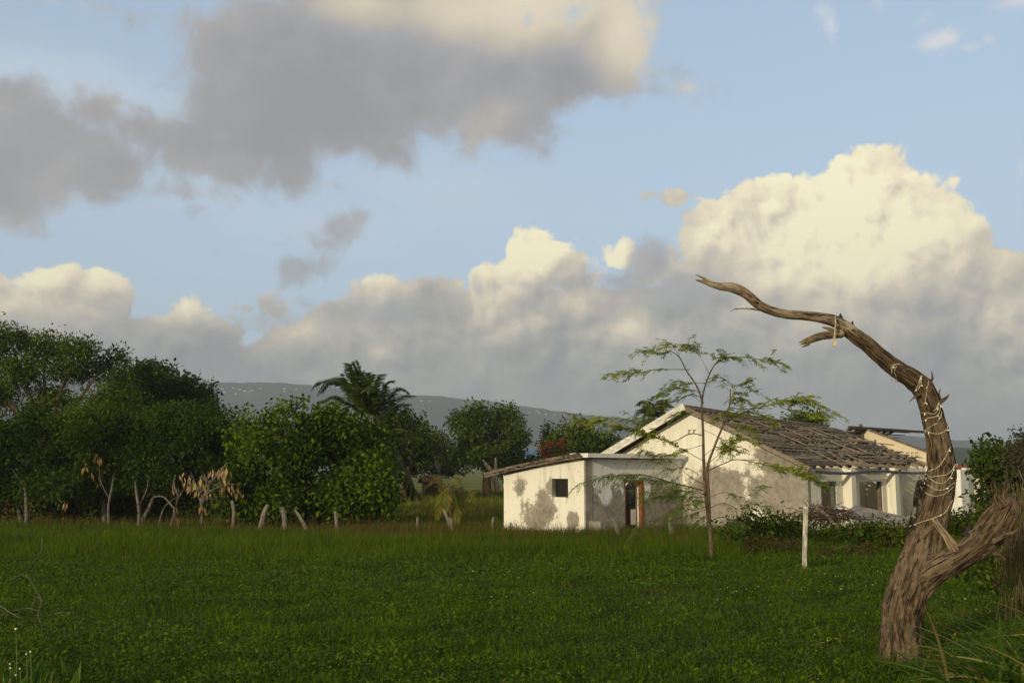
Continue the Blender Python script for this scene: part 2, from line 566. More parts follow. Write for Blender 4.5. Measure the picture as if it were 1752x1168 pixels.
# the air between here and the hills
hz = MB()
hz.hexa([(-9500, -500, -40), (9500, -500, -40), (9500, 9500, -40), (-9500, 9500, -40), (-9500, -500, 470), (9500, -500, 470), (9500, 9500, 470), (-9500, 9500, 470)])
m_haze, t, out = material('haze_air')
pv = t.n('ShaderNodeVolumePrincipled')
pv.inputs['Color'].default_value = (0.70, 0.82, 1.0, 1)
HAZE_D = 0.00025
pv.inputs['Density'].default_value = HAZE_D
pv.inputs['Anisotropy'].default_value = 0.0
t.links.new(pv.outputs[0], out.inputs['Volume'])
put_props(hz.build('haze', m_haze), kind='stuff')

# ================================================================== the abandoned farmhouse
HC = Vector((10.6, 36.0, 0.0))                       # the corner between gable wall and veranda side
HB = -1.12                                           # its foot, a little under the grass
GL = Vector((-0.7193, 0.6947, 0.0))                  # along the gable, away to the left
RB = Vector((0.6947, 0.7193, 0.0))                   # along the veranda side, away to the right


def H(s, t_, z):
    p = HC + GL * s + RB * t_
    return Vector((p.x, p.y, z))


def s_at(px, t_=0.0):
    k = (px - 876.0) / F_PX
    b = HC + RB * t_
    return (k * b.y - b.x) / (GL.x - k * GL.y)


def t_at(px, s=0.0):
    k = (px - 876.0) / F_PX
    b = HC + GL * s
    return (k * b.y - b.x) / (RB.x - k * RB.y)


def z_at(py, Y):
    return P(876, py, Y).z


def hbox(mb, s0, s1, t0, t1, z0, z1):
    mb.hexa([H(s0, t0, z0), H(s1, t0, z0), H(s1, t1, z0), H(s0, t1, z0), H(s0, t0, z1), H(s1, t0, z1), H(s1, t1, z1), H(s0, t1, z1)])


def hcorners(s0, s1, t0, t1, z0, z1):
    return [H(s0, t0, z0), H(s1, t0, z0), H(s1, t1, z0), H(s0, t1, z0), H(s0, t0, z1), H(s1, t0, z1), H(s1, t1, z1), H(s0, t1, z1)]


def wall_mat(name, paint, cement, zc, zw, blobs=(), amount=0.0, keep=()):
    """flaking paint over bare cement. zc/zw: below about this height (local) the paint has gone; blobs: worn patches with their own place"""
    m, t, out = material(name)
    co = objco(t)
    sp = t.n('ShaderNodeSeparateXYZ'); t.put(sp.inputs[0], co)
    n1 = t.noise(co, 1.1, 8, 0.62); n2 = t.noise(co, 6.0, 7, 0.65); n3 = t.noise(t.v('MULTIPLY', co, (2.2, 2.2, 0.22)), 2.4, 6, 0.6)
    f = t.m('MULTIPLY', t.m('SUBTRACT', zc, sp.outputs[2]), 1.0 / zw)
    for (p, r) in blobs:
        d = t.m('SUBTRACT', 1.0, t.m('MULTIPLY', t.v('LENGTH', t.v('MULTIPLY', t.v('SUBTRACT', co, tuple(p)), (1, 1, 1.0))), 1.0 / r))
        f = t.m('MAXIMUM', f, t.m('MULTIPLY', d, 1.6))
    for (p, r) in keep:
        d = t.m('SUBTRACT', 1.0, t.m('MULTIPLY', t.v('LENGTH', t.v('SUBTRACT', co, tuple(p))), 1.0 / r))
        f = t.m('MINIMUM', f, t.m('MULTIPLY', d, -1.6))
    f = t.m('ADD', f, t.m('ADD', t.m('MULTIPLY', t.m('SUBTRACT', n1, 0.5), 2.8), t.m('MULTIPLY', t.m('SUBTRACT', n2, 0.5), 2.0)))
    f = t.m('ADD', f, t.m('MULTIPLY', t.m('SUBTRACT', n3, 0.5), 0.8))
    peel = t.mr(f, -0.06 - amount, 0.34 - amount, smooth=False)
    pc = t.mix(t.mr(n3, 0.46, 0.80, 0, 0.6), paint, tuple(x * y for x, y in zip(paint, (0.60, 0.57, 0.50))))
    pc = t.mix(t.mr(n2, 0.60, 0.72, 0, 0.55), pc, tuple(x * 0.62 for x in paint))
    cc = t.mix(t.mr(n1, 0.35, 0.65), cement, tuple(x * 0.62 for x in cement))
    cc = t.mix(t.mr(n2, 0.35, 0.7, 0, 0.5), cc, tuple(min(1, x * 1.45) for x in cement))
    col = t.mix(peel, pc, cc)
    specks = t.voro(co, 3.2, 0, 0.5, dim='3D')
    col = t.mix(t.mr(specks, 0.10, 0.05, 0, 0.8), col, (0.06, 0.05, 0.04))
    hgt = t.m('SUBTRACT', t.m('MULTIPLY', n2, 0.35), t.m('MULTIPLY', peel, 0.6))
    principled(t, out, col, 0.92, hgt, 0.02, 0.6, 0.12)
    return m


HOUSE_O = H(0, 0, HB)
L0 = lambda p: tuple(Vector(p) - HOUSE_O)
CREAM = (0.74, 0.715, 0.62)
WHITE = (0.74, 0.73, 0.68)
CEM = (0.28, 0.255, 0.21)

TA = -5.99                                           # front of the annexe
SA = 5.36                                            # its right-hand side wall
sw0, sw1 = s_at(971, TA), s_at(944, TA)              # window
zw0, zw1 = z_at(849, 37.1), z_at(818, 37.1)
td0, td1 = t_at(1067, SA), t_at(1098, SA)            # doorway
zd1 = z_at(822, 37.6)

M_front = wall_mat('annexe_front_plaster', CREAM, CEM, -3.0, 1.0,
                   [(L0(P(898, 880, 37.0)), 0.75), (L0(P(930, 866, 36.7)), 0.75), (L0(P(944, 835, 36.5)), 0.40), (L0(P(885, 832, 37.4)), 0.45), (L0(P(915, 884, 37)), 0.7), (L0(P(980, 890, 35.8)), 0.4)], -0.10)
M_side = wall_mat('annexe_side_plaster', WHITE, CEM, 1.75, 0.9, [(L0(P(1030, 885, 36.0)), 0.9), (L0(P(1130, 860, 38.5)), 1.0)], 0.3,
                  [(L0(P(1040, 845, 36.2)), 0.5), (L0(P(1110, 838, 38)), 0.3)])
M_gable = wall_mat('gable_plaster', CREAM, CEM, 1.45, 1.2, [(L0(P(1345, 835, 36.7)), 1.4), (L0(P(1230, 850, 38.4)), 1.0), (L0(P(1320, 785, 37)), 0.6)], 0.40,
                   [(L0(P(1285, 803, 37.3)), 0.55), (L0(P(1290, 885, 37.3)), 0.55), (L0(P(1180, 770, 38)), 1.2)])
M_ver = wall_mat('veranda_plaster', (0.72, 0.69, 0.58), (0.34, 0.31, 0.26), 0.3, 1.2, [], 0.0)
M_in = wall_mat('inner_plaster', (0.78, 0.72, 0.56), (0.40, 0.36, 0.29), -2.0, 1.0, [], -0.1)
M_cem = plain_mat('bare_cement', (0.17, 0.155, 0.13), (0.29, 0.27, 0.23), 3.0, 0.95)
M_old = plain_mat('weathered_wood', (0.050, 0.038, 0.027), (0.20, 0.16, 0.115), 5.0, 0.9, 0.8, 0.01, (1, 1, 4), per_piece=0.9)
M_oldl = plain_mat('weathered_wood_pale', (0.10, 0.075, 0.05), (0.24, 0.20, 0.15), 5.0, 0.9, 0.8, 0.01, (1, 1, 4), per_piece=0.8)
M_brown = plain_mat('brown_wood', (0.13, 0.045, 0.016), (0.24, 0.085, 0.028), 6.0, 0.7, 0.4)
M_soffit = plain_mat('soffit_wood', (0.085, 0.036, 0.016), (0.14, 0.062, 0.03), 6.0, 0.85, 0.4)
M_verge = plain_mat('verge_paint', (0.42, 0.40, 0.35), (0.75, 0.72, 0.64), 4.0, 0.85, 0.5, 0.01, (1, 1, 3))
M_gutter = plain_mat('gutter_metal', (0.045, 0.05, 0.065), (0.13, 0.14, 0.17), 5.0, 0.5, 0.3, metal=0.3)

house = thing('abandoned_house', 'abandoned cream plaster house with broken board roof, low annexe and open veranda side', 'house', HOUSE_O)

# gable wall
GW = 9.64
pk = 4.82
ZE, ZP = 1.62, 3.84
g = MB()
prof = [(0, HB), (0, ZE), (pk, ZP), (GW, ZE), (GW, HB)]
Vp = [H(s, 0, z) for s, z in prof] + [H(s, 0.2, z) for s, z in prof]
n = len(prof)
g.add(Vp, [list(range(n)), list(range(2 * n - 1, n - 1, -1))] + [(i, i + n, (i + 1) % n + n, (i + 1) % n) for i in range(n)])
gw = g.build('gable_wall', M_gable, house)
cuts = []
for px in (1179.0, 1187.5):
    s0 = s_at(px, 0)
    zz = z_at(737, 39.0)
    cuts.append(hcorners(s0 - 0.085, s0 + 0.085, -0.05, 0.16, zz - 0.09, zz + 0.07))
carve(gw, cuts)

# veranda side: wall with wide openings, piers in front
def zt(py, t_):
    return z_at(py, H(0, t_, 0).y)
TEND = t_at(1658)
v = MB(); hbox(v, 0.0, 0.2, 0.2, TEND, HB, ZE - 0.02)
vw = v.build('veranda_wall', M_ver, house)
op = []
for (a, b, top, bot) in ((1399, 1425, 824, 872), (1464, 1503, 824, 880), (1536, 1578, 825, 884), (1597, 1622, 826, 884)):
    ta, tb = t_at(a), t_at(b)
    op.append(hcorners(-0.2, 0.5, ta, tb, zt(bot, ta), zt(top, ta)))
op.append(hcorners(-0.3, 0.6, t_at(1596), TEND - 0.9, ZE - 0.2, ZE + 0.5))
op.append(hcorners(-0.3, 0.6, t_at(1592), t_at(1604), ZE - 0.5, ZE + 0.5))
carve(vw, op)
for (a, b) in ((1449, 1461), (1523, 1536), (1590, 1600)):
    pb = MB(); ta = t_at(a, -0.3)
    tb = ta + 0.36
    hbox(pb, -0.36, -0.003, ta, tb, HB, ZE - 0.03)
    pb.build('pier', M_ver, house)
pb = MB(); hbox(pb, -0.42, 0.9, t_at(1636, -0.4), t_at(1636, -0.4) + 0.9, HB, ZE - 0.10)
M_pier = wall_mat('end_pier_plaster', (0.76, 0.75, 0.70), (0.30, 0.20, 0.13), -2.0, 1.0, [(L0(H(-0.42, t_at(1652), 0.9)), 0.5), (L0(H(-0.4, t_at(1655), -0.3)), 0.6)], 0.0)
pb.build('end_pier', M_pier, house)
# openings' timber: a weathered green-grey post and two brown jambs
for (a, w, mt, top) in ((1424, 0.12, plain_mat('grey_green_paint', (0.06, 0.07, 0.05), (0.12, 0.13, 0.10)), 822), (1502, 0.10, M_old, 822), (1577, 0.10, M_brown, 824)):
    jb = MB(); ta = t_at(a); hbox(jb, 0.02, 0.16, ta - w, ta - 0.002, HB, zt(top, ta) - 0.01); jb.build('opening_jamb', mt, house)
# inner partition with the doorway that looks through to the garden
SI = 1.15
pm = MB(); hbox(pm, SI, SI + 0.15, 0.3, 15.5, HB, 1.55)
pw = pm.build('inner_wall', M_in, house)
k0, k1 = t_at(1478, SI), t_at(1500, SI)
carve(pw, [hcorners(SI - 0.3, SI + 0.5, k0, k1, HB + 0.12, z_at(828, H(SI, k0, 0).y))])
cr = MB(); hbox(cr, 0.25, SI - 0.02, 7.2, 7.34, HB, 1.1); cr.build('cross_wall', M_in, house)
cr = MB(); hbox(cr, 0.25, SI - 0.02, 3.0, 3.14, HB, 1.1); cr.build('cross_wall', M_in, house)
lw = MB(); hbox(lw, GW - 0.2, GW, 0.2, 6.4, HB, ZE - 0.05); lw.build('rear_wall', M_in, house)

# roof ------------------------------------------------------------
SAG = 0.42
def roof_z(s, t_):
    """height of the main roof; its ridge sags towards the far end"""
    k = (s / pk) if s <= pk else (2 * pk - s) / pk
    base = ZE + 0.10 + (ZP - ZE) * k
    return base - SAG * max(0, k) * (max(0, t_) / 11.4) - 0.10 * math.sin(max(0.0, min(1.0, t_ / 11.4)) * math.pi) * 0.6

def RP(s, t_, dz=0.0):
    return H(s, t_, roof_z(s, t_) + dz)

def rbeam(mb, s0, t0, s1, t1, w, h, dz=0.0, parts=4):
    """beam that follows the sagging roof"""
    for i in range(parts):
        a, b = i / parts, (i + 1) / parts
        mb.beam(RP(s0 + (s1 - s0) * a, t0 + (t1 - t0) * a, dz), RP(s0 + (s1 - s0) * b, t0 + (t1 - t0) * b, dz), w, h)

rl = MB()                                            # left slope: sheeted, painted verge towards the front, brown soffit
ths = 0.07
def slab(mb, s0, s1, t0, t1, dz0, dz1):
    c = [RP(s0, t0, dz0), RP(s1, t0, dz0), RP(s1, t1, dz0), RP(s0, t1, dz0), RP(s0, t0, dz1), RP(s1, t0, dz1), RP(s1, t1, dz1), RP(s0, t1, dz1)]
    mb.hexa(c)
slab(rl, pk + 0.03, GW + 0.5, -0.55, 3.2, 0.02, 0.02 + ths)
roof_left = rl.build('roof_sheeting', M_soffit, house)
vg = MB()
vg.beam(RP(pk - 0.02, -0.60, 0.03), RP(GW + 0.55, -0.60, 0.03), 0.06, 0.30)
vg.build('verge_board', M_verge, roof_left)
fr_ = MB()
for i in range(16):
    tt = -0.40 + i * 0.775
    rbeam(fr_, pk, tt, -0.02 - 0.30 * random.random() ** 2, tt + random.uniform(-.05, .05), 0.07, 0.13, -0.03, 3)
rbeam(fr_, pk, -0.5, pk, 11.3, 0.10, 0.16, 0.02, 6)
rbeam(fr_, 3.2, -0.3, 3.2, 11.4, 0.09, 0.10, -0.12, 6)
rbeam(fr_, 1.6, -0.3, 1.6, 11.4, 0.09, 0.10, -0.12, 6)
roof_frame = fr_.build('roof_frame', M_oldl, house)
bd = MB()                                            # what is left of the boarding on the right slope
course = 0.155
ns = int((pk + 0.40) / course)
for i in range(ns):
    s = pk - 0.04 - i * course
    t_ = -0.45
    while t_ < 11.5:
        L = random.uniform(0.7, 3.0)
        e = min(11.6 + random.uniform(-.4, .2), t_ + L)
        fx = i / ns
        gone = 0.14 + 0.58 * fx ** 0.7 * (max(t_, 0) / 11.4) + 0.16 * (mnoise.noise(Vector((s * 0.9, t_ * 0.5, 3.3))) > 0.12)
        if random.random() > gone and e - t_ > 0.2:
            j0, j1 = random.uniform(-.03, .03), random.uniform(-.03, .03)
            lift = 0.05 + random.uniform(0, 0.035) + (0.05 if random.random() < 0.12 else 0)
            w = course * random.uniform(0.7, 1.05)
            a, b = RP(s + j0, t_, lift), RP(s + j1, e, lift)
            upv = (RP(s, t_ + .1) - RP(s, t_)).cross(RP(s + .1, t_) - RP(s, t_)).normalized()
            if upv.z < 0: upv = -upv
            upv = (upv + Vector((random.uniform(-.08, .08), random.uniform(-.08, .08), 0))).normalized()
            bd.beam(a, b, w, 0.022, upv)
        t_ = e + random.uniform(0.0, 0.12)
bd.build('roof_boarding', M_old, house)
# loose laths and pipes lying over the holes
for k in range(26):
    s, t_ = random.uniform(0.2, 4.4), random.uniform(2.0, 10.8)
    if random.random() < 0.65:
        a, b = RP(s, t_, 0.14), RP(s + random.uniform(-.25, .25), t_ + random.uniform(1, 2.6), 0.13)
    else:
        a, b = RP(s, t_, 0.13), RP(max(-0.4, s - random.uniform(0.8, 2.0)), t_ + random.uniform(-.3, .3), 0.13)
    ld = MB(); ld.beam(a, b, random.uniform(0.04, 0.09), 0.035); ld.build('loose_lath', M_oldl, house)
rp = MB(); rp.beam(RP(1.3, 8.6, 0.05), RP(1.3, 8.65, 0.62), 0.06, 0.06, (1, 0, 0)); rp.build('upright_lath', M_gutter, house)
vr = MB()
vr.beam(RP(pk + 0.1, -0.5, 0.02), RP(2.4, -0.52, 0.02), 0.06, 0.18); vr.beam(RP(2.5, -0.42, -0.02), RP(-0.3, -0.42, -0.02), 0.06, 0.16)
vr.beam(RP(2.9, -0.56, 0.05), RP(1.7, -0.54, 0.0), 0.05, 0.12)
vr.build('verge_rafter', M_oldl, house)
gt = MB()
for i in range(10):
    gt.beam(RP(-0.34, -0.2 + i * 1.17, -0.10 - 0.05 * math.sin(i)), RP(-0.34, -0.2 + (i + 1) * 1.17, -0.10 - 0.05 * math.sin(i + 1)), 0.11, 0.10)
gt.build('gutter', M_gutter, house)

# annexe ----------------------------------------------------------
def annex_top(s):
    f = (s - SA) / 4.02
    return 1.90 - 0.42 * f - 0.15 * f * f
fw = MB()
N = 8
top = [(SA + 4.02 * i / N, annex_top(SA + 4.02 * i / N)) for i in range(N + 1)]
prof = [(SA, HB)] + top + [(SA + 4.02, HB)]
n = len(prof)
Vp = [H(s, TA, z) for s, z in prof] + [H(s, TA + 0.18, z) for s, z in prof]
fw.add(Vp, [list(range(n)), list(range(2 * n - 1, n - 1, -1))] + [(i, i + n, (i + 1) % n + n, (i + 1) % n) for i in range(n)])
afw = fw.build('annexe_front_wall', M_front, house)
carve(afw, [hcorners(sw0, sw1, TA - 0.2, TA + 0.4, zw0, zw1)])
sd = MB(); hbox(sd, SA, SA + 0.18, TA + 0.183, -0.004, HB, 1.90)
asw = sd.build('annexe_side_wall', M_side, house)
hol = [hcorners(SA - 0.2, SA + 0.4, td0, td1, HB - 0.1, zd1)]
for px, py in ((1019, 790), (1052, 793), (1104, 795), (1030, 800), (1070, 792)):
    tt = t_at(px, SA); zz = z_at(py, H(SA, tt, 0).y)
    hol.append(hcorners(SA - 0.1, SA + 0.05, tt - 0.035, tt + 0.035, zz - 0.03, zz + 0.03))
carve(asw, hol)
lf = MB(); hbox(lf, SA + 3.84, SA + 4.02, TA + 0.183, -0.004, HB, annex_top(SA + 3.84) - 0.03); lf.build('annexe_rear_wall', M_in, house)
pl = MB(); hbox(pl, SA - 0.02, SA + 0.05, TA - 0.01, TA + 0.34, HB, 1.89); pl.build('corner_strip', M_cem, house)
df = MB()
hbox(df, SA - 0.02, SA + 0.12, td1 - 0.12, td1 + 0.02, HB, zd1 + 0.04); hbox(df, SA + 0.0, SA + 0.12, td0 - 0.02, td0 + 0.05, HB, zd1 + 0.03)
hbox(df, SA - 0.015, SA + 0.12, td0 + 0.05, td1 - 0.12, zd1 - 0.06, zd1 + 0.02)
df.build('door_frame', M_brown, house)
dl = MB(); hbox(dl, SA - 0.03, SA + 0.02, td0 - 0.12, td1 + 0.10, zd1 + 0.04, zd1 + 0.13); dl.build('door_lintel', M_verge, house)
dj = MB(); hbox(dj, SA + 0.121, SA + 0.24, td1 - 0.16, td1 - 0.10, HB, zd1 - 0.06); dj.build('door_lining', M_in, house)
st = MB(); hbox(st, SA - 0.55, SA - 0.03, TA + 0.15, t_at(1043, SA), HB - 0.2, z_at(889, 36.2)); st.build('step', M_cem, house)
# annexe roof: flat slab edge over the side wall, boards falling to the left
sl = MB(); hbox(sl, SA - 0.34, SA + 0.5, TA - 0.25, -0.25, 1.95, 2.10); sl.build('roof_slab_edge', wall_mat('slab_paint', (0.72, 0.71, 0.66), (0.13, 0.12, 0.10), -2.0, 1.0, [], 0.16), house)
def az_(s, d=0.0):
    return annex_top(s) + 0.10 + d
ab = MB()
for i in range(34):
    s = SA + 0.5 + i * 0.135
    for (a, b) in ((TA - 0.30, -3.2), (-3.15, -0.02)):
        if random.random() < 0.80:
            ab.beam(H(s, a + random.uniform(-.22, .05), az_(min(s, SA + 4.5), random.uniform(0, .03))), H(s + random.uniform(-.02, .02), b, az_(min(s, SA + 4.5), random.uniform(0, .03))), 0.125, 0.03)
ann = ab.build('annexe_roof', M_old, house)
ar = MB()
def along(mb, t_, d, w, h, s0=SA - 0.1, s1=SA + 4.75, nn=6):
    for i in range(nn):
        a = s0 + (s1 - s0) * i / nn; b = s0 + (s1 - s0) * (i + 1) / nn
        mb.beam(H(a, t_, az_(a, d)), H(b, t_, az_(b, d)), w, h)
for t_ in (TA - 0.30, -4.4, -2.8, -1.2):
    along(ar, t_, -0.035, 0.07, 0.09)
along(ar, TA - 0.36, 0.05, 0.03, 0.11, SA - 0.05, SA + 4.7)
along(ar, TA - 0.05, 0.11, 0.10, 0.06, SA + 0.6, SA + 4.9)
along(ar, -3.9, 0.16, 0.11, 0.09, SA + 1.2, SA + 4.9)
along(ar, -2.2, 0.20, 0.10, 0.08, SA + 0.8, SA + 4.4)
for k in range(16):
    s = SA + random.uniform(0.6, 4.4); t_ = TA + random.uniform(0, 4.6)
    ar.beam(H(s, t_, az_(s, 0.12)), H(s + random.uniform(-.5, .5), t_ + random.uniform(.5, 1.2), az_(s, 0.16)), 0.12, 0.06)
ar.build('roof_batten', M_old, ann)

# ------------------------------------------------------------------ the farther wing
WP = P(1483, 733, 56.0)
wing_o = Vector((WP.x, WP.y, -1.1))
wing = thing('ruined_outbuilding', 'roofless beige gabled outbuilding standing behind the broken board roof', 'outbuilding', wing_o)
def Wp(s, t_, z):
    p = Vector((WP.x, WP.y, 0)) + GL * s + RB * t_
    return Vector((p.x, p.y, z))
prof = [(-4.1, -1.1), (-4.1, 2.10), (0, WP.z - 0.1), (4.1, 2.10), (4.1, -1.1)]
wm = MB(); n = 5
Vp = [Wp(s, 0, z) for s, z in prof] + [Wp(s, 0.2, z) for s, z in prof]
wm.add(Vp, [list(range(n)), list(range(2 * n - 1, n - 1, -1))] + [(i, i + n, (i + 1) % n + n, (i + 1) % n) for i in range(n)])
M_wing = wall_mat('wing_plaster', (0.62, 0.53, 0.38), (0.42, 0.35, 0.25), 2.6, 2.2, [], -0.05)
ww = wm.build('gable_wall', M_wing, wing)
cc = []
for dx in (-0.28, -0.05, 0.2):
    for dz in (0, 0.16):
        s = -2.45 + dx
        cc.append([Wp(s - .08, -.1, 2.18 + dz), Wp(s + .08, -.1, 2.18 + dz), Wp(s + .08, .15, 2.18 + dz), Wp(s - .08, .15, 2.18 + dz),
                   Wp(s - .08, -.1, 2.29 + dz), Wp(s + .08, -.1, 2.29 + dz), Wp(s + .08, .15, 2.29 + dz), Wp(s - .08, .15, 2.29 + dz)])
carve(ww, cc)
lw = MB()
for (a, b, z) in ((-4.3, -2.6, 1.95),):
    lw.hexa([Wp(a, -1.2, -1.1), Wp(b, -1.2, -1.1), Wp(b, -1.0, -1.1), Wp(a, -1.0, -1.1), Wp(a, -1.2, z), Wp(b, -1.2, z), Wp(b, -1.0, z), Wp(a, -1.0, z)])
lw.build('parapet', M_verge, wing)
wr = MB()
wr.beam(Wp(0.05, -0.05, WP.z), Wp(-4.5, -0.05, 2.0), 0.10, 0.10); wr.beam(Wp(0.05, -0.05, WP.z), Wp(4.5, -0.05, 2.0), 0.25, 0.10)
for i in range(7):
    wr.beam(Wp(0.0, -1.6 + i * 0.9, WP.z), Wp(4.5, -1.6 + i * 0.9, 1.9), 0.10, 0.14)
for i in range(9):
    s = 0.15 + i * 0.34
    if i not in (3, 5):
        wr.beam(Wp(s, -2.0, WP.z - s * 0.44), Wp(s, 6, WP.z - s * 0.44), 0.30, 0.03)
wr.beam(Wp(0, -2.2, WP.z + 0.02), Wp(0, 8, WP.z + 0.02), 0.14, 0.14)
wr.beam(Wp(0.2, -0.3, 2.2), Wp(0.2, -0.3, 4.05), 0.13, 0.13, (1, 0, 0))
wr.build('roof_frame', M_old, wing)

# ================================================================== the dead tree in front
TY = 8.25
DT = thing('dead_tree', 'bare dead leaning tree with string lights wound round its trunk in front of the house', 'tree', P(1545, 1122, TY))


def bark_disp(seed, deep=0.10, lump=0.10, fur=7.0, twist=0.6):
    def f(a, L, i):
        w = a + twist * L
        p = Vector((math.cos(w) * 1.0, math.sin(w) * 1.0, L * 0.9 + seed))
        big = mnoise.noise(p * 1.1) * lump
        ridg = abs(mnoise.noise(Vector((math.cos(w) * fur * 0.55, math.sin(w) * fur * 0.55, L * 1.5 + seed)))) * 2
        fine = mnoise.noise(Vector((math.cos(w) * fur * 1.7, math.sin(w) * fur * 1.7, L * 5.0 + seed)))
        return 1.0 + big + deep * (0.55 - ridg) * 0.9 + fine * deep * 0.45
    return f


def px_limb(rows, step=0.02):
    """rows: (px, py, radius in photo px, depth)"""
    ctrl = []
    for px, py, r, Y in rows:
        p = P(px, py, Y)
        ctrl.append((p.x, p.y, p.z, r * Y / F_PX))
    return spline(ctrl, step)


def limb_mesh(mb, rows, n=40, step=0.02, disp=None, cap=True):
    S = px_limb(rows, step)
    V, F = tube_arrays([Vector(r[:3]) for r in S], [r[3] for r in S], n, disp)
    b = len(mb.V)
    mb.add(V, F)
    if not hasattr(mb, 'A'): mb.A = []
    L = np.concatenate([[0], np.cumsum(np.linalg.norm(np.diff(S[:, :3], axis=0), axis=1))]) + rows[0][0] * 0.37
    rr = float(np.mean(S[:, 3]))
    for i in range(len(S)):                              # bark coordinates: round the limb and along it
        for k in range(n):
            mb.A.append((math.cos(2 * math.pi * k / n) * rr, math.sin(2 * math.pi * k / n) * rr, L[i]))
    if cap:
        for ring, rev in ((0, True), (len(S) - 1, False)):
            idx = [b + ring * n + k for k in range(n)]
            c = sum((Vector(mb.V[i]) for i in idx), Vector()) / n
            mb.V.append(tuple(c)); mb.A.append((0, 0, L[ring]))
            ci = len(mb.V) - 1
            for k in range(n):
                tri = (idx[k], idx[(k + 1) % n], ci)
                mb.F.append(tri[::-1] if rev else tri)


m_bark, t, out = material('dead_bark')
co = objco(t)
attr = t.n('ShaderNodeAttribute', attribute_name='along').outputs['Vector']
v1 = t.v('MULTIPLY', attr, (1, 1, 0.13))
w1 = t.noise(co, 1.6, 4, 0.5, color=True)
v2 = t.v('ADD', v1, t.v('SCALE', w1, scale=0.10))
fib = t.noise(v2, 60, 8, 0.68); pat = t.noise(co, 3.1, 6, 0.6); fin = t.noise(co, 60, 5, 0.7)
crack = t.mr(t.noise(t.v('MULTIPLY', v2, (1, 1, 0.6)), 58, 7, 0.62), 0.33, 0.44)
c1 = t.mix(t.mr(fib, 0.36, 0.66), (0.034, 0.023, 0.013), (0.225, 0.160, 0.098))
c1 = t.mix(t.mr(pat, 0.46, 0.66, 0, 0.6), c1, (0.27, 0.205, 0.135))
c1 = t.mix(t.mr(t.noise(co, 4.3, 5, 0.6), 0.56, 0.66, 0, 0.55), c1, (0.26, 0.235, 0.185))
c1 = t.mix(t.mr(t.noise(co, 2.2, 5, 0.6), 0.60, 0.68, 0, 0.7), c1, (0.22, 0.12, 0.045))
c1 = t.mix(t.mr(t.noise(v1, 16, 6, 0.65), 0.60, 0.74, 0, 0.45), c1, (0.030, 0.020, 0.012))
c1 = t.mix(crack, (0.022, 0.015, 0.010), c1)
h = t.m('ADD', t.m('ADD', t.m('MULTIPLY', fib, 0.6), t.m('MULTIPLY', fin, 0.45)), t.m('MULTIPLY', crack, 0.7))
principled(t, out, c1, 0.9, h, 0.035, 1.0, 0.12)
m_smooth, t, out = material('bare_wood')                # the barkless, silvered upper limb
co = objco(t)
attr = t.n('ShaderNodeAttribute', attribute_name='along').outputs['Vector']
v2 = t.v('ADD', t.v('MULTIPLY', attr, (1, 1, 0.13)), t.v('SCALE', t.noise(co, 1.6, 4, 0.5, color=True), scale=0.10))
fib = t.noise(v2, 60, 7, 0.64); pat = t.noise(co, 3.6, 6, 0.6)
c1 = t.mix(t.mr(fib, 0.36, 0.64), (0.075, 0.052, 0.030), (0.33, 0.25, 0.155))
c1 = t.mix(t.mr(pat, 0.48, 0.64, 0, 0.75), c1, (0.42, 0.36, 0.27))
ck = t.mr(t.noise(v2, 26, 6, 0.6), 0.35, 0.44)
c1 = t.mix(ck, (0.03, 0.02, 0.013), c1)
principled(t, out, c1, 0.85, t.m('ADD', fib, ck), 0.014, 1.0, 0.15)
m_lichen, t, out = material('lichen_bark')
co = objco(t)
a = t.noise(co, 9, 7, 0.65); b = t.noise(co, 26, 5, 0.65)
c1 = t.mix(t.mr(b, 0.4, 0.65), (0.016, 0.012, 0.009), (0.07, 0.058, 0.042))
c1 = t.mix(t.mr(a, 0.57, 0.63), c1, (0.22, 0.22, 0.17))
principled(t, out, c1, 0.95, b, 0.03, 1.0, 0.1)

tb = MB()
limb_mesh(tb, [(1541, 1150, 45, TY), (1543, 1126, 35, TY), (1544, 1100, 31, TY), (1545, 1075, 30, TY), (1549, 1040, 31.5, TY), (1561, 1000, 31, TY + .02), (1574, 955, 28, TY + .06),
               (1587, 912, 25.5, TY + .1), (1597, 872, 23.5, TY + .12), (1606, 835, 23, TY + .13), (1610, 795, 22, TY + .12), (1604, 745, 19, TY + .1), (1596, 710, 17, TY + .06),
               (1589, 685, 17, TY + .02), (1577, 662, 16.5, TY), (1557, 645, 15.5, TY - .03), (1530, 628, 14.5, TY - .08), (1505, 608, 13.4, TY - .12), (1485, 590, 12.8, TY - .16),
               (1462, 573, 12.6, TY - .2), (1446, 560, 11.5, TY - .22)], 72, 0.014, bark_disp(1.0, 0.17, 0.17), True)
trunk = tb.build('trunk', m_bark, DT, smooth=True)
ub = MB()
limb_mesh(ub, [(1468, 577, 10.5, TY - .19), (1448, 561, 10.8, TY - .22), (1425, 549, 10.0, TY - .25), (1400, 543.5, 8.8, TY - .29), (1372, 540, 8.0, TY - .33), (1345, 538, 7.6, TY - .37), (1318, 531, 7.8, TY - .41),
               (1298, 521, 8.2, TY - .44), (1283, 508, 8.6, TY - .46), (1268, 498, 8.6, TY - .48), (1252, 492, 8.0, TY - .5), (1235, 490.5, 6.8, TY - .52), (1218, 487, 4.8, TY - .54),
               (1203, 482, 3.0, TY - .55), (1190, 479, 0.8, TY - .56)], 44, 0.012, bark_disp(5.0, 0.13, 0.16, 5.0), True)
limb_mesh(ub, [(1232, 488, 4, TY - .52), (1215, 482, 3.0, TY - .53), (1202, 475, 2.0, TY - .53), (1190, 469.5, 0.6, TY - .53)], 14, 0.02, None)
limb = ub.build('bare_limb', m_smooth, DT, smooth=True)
rb_ = MB()
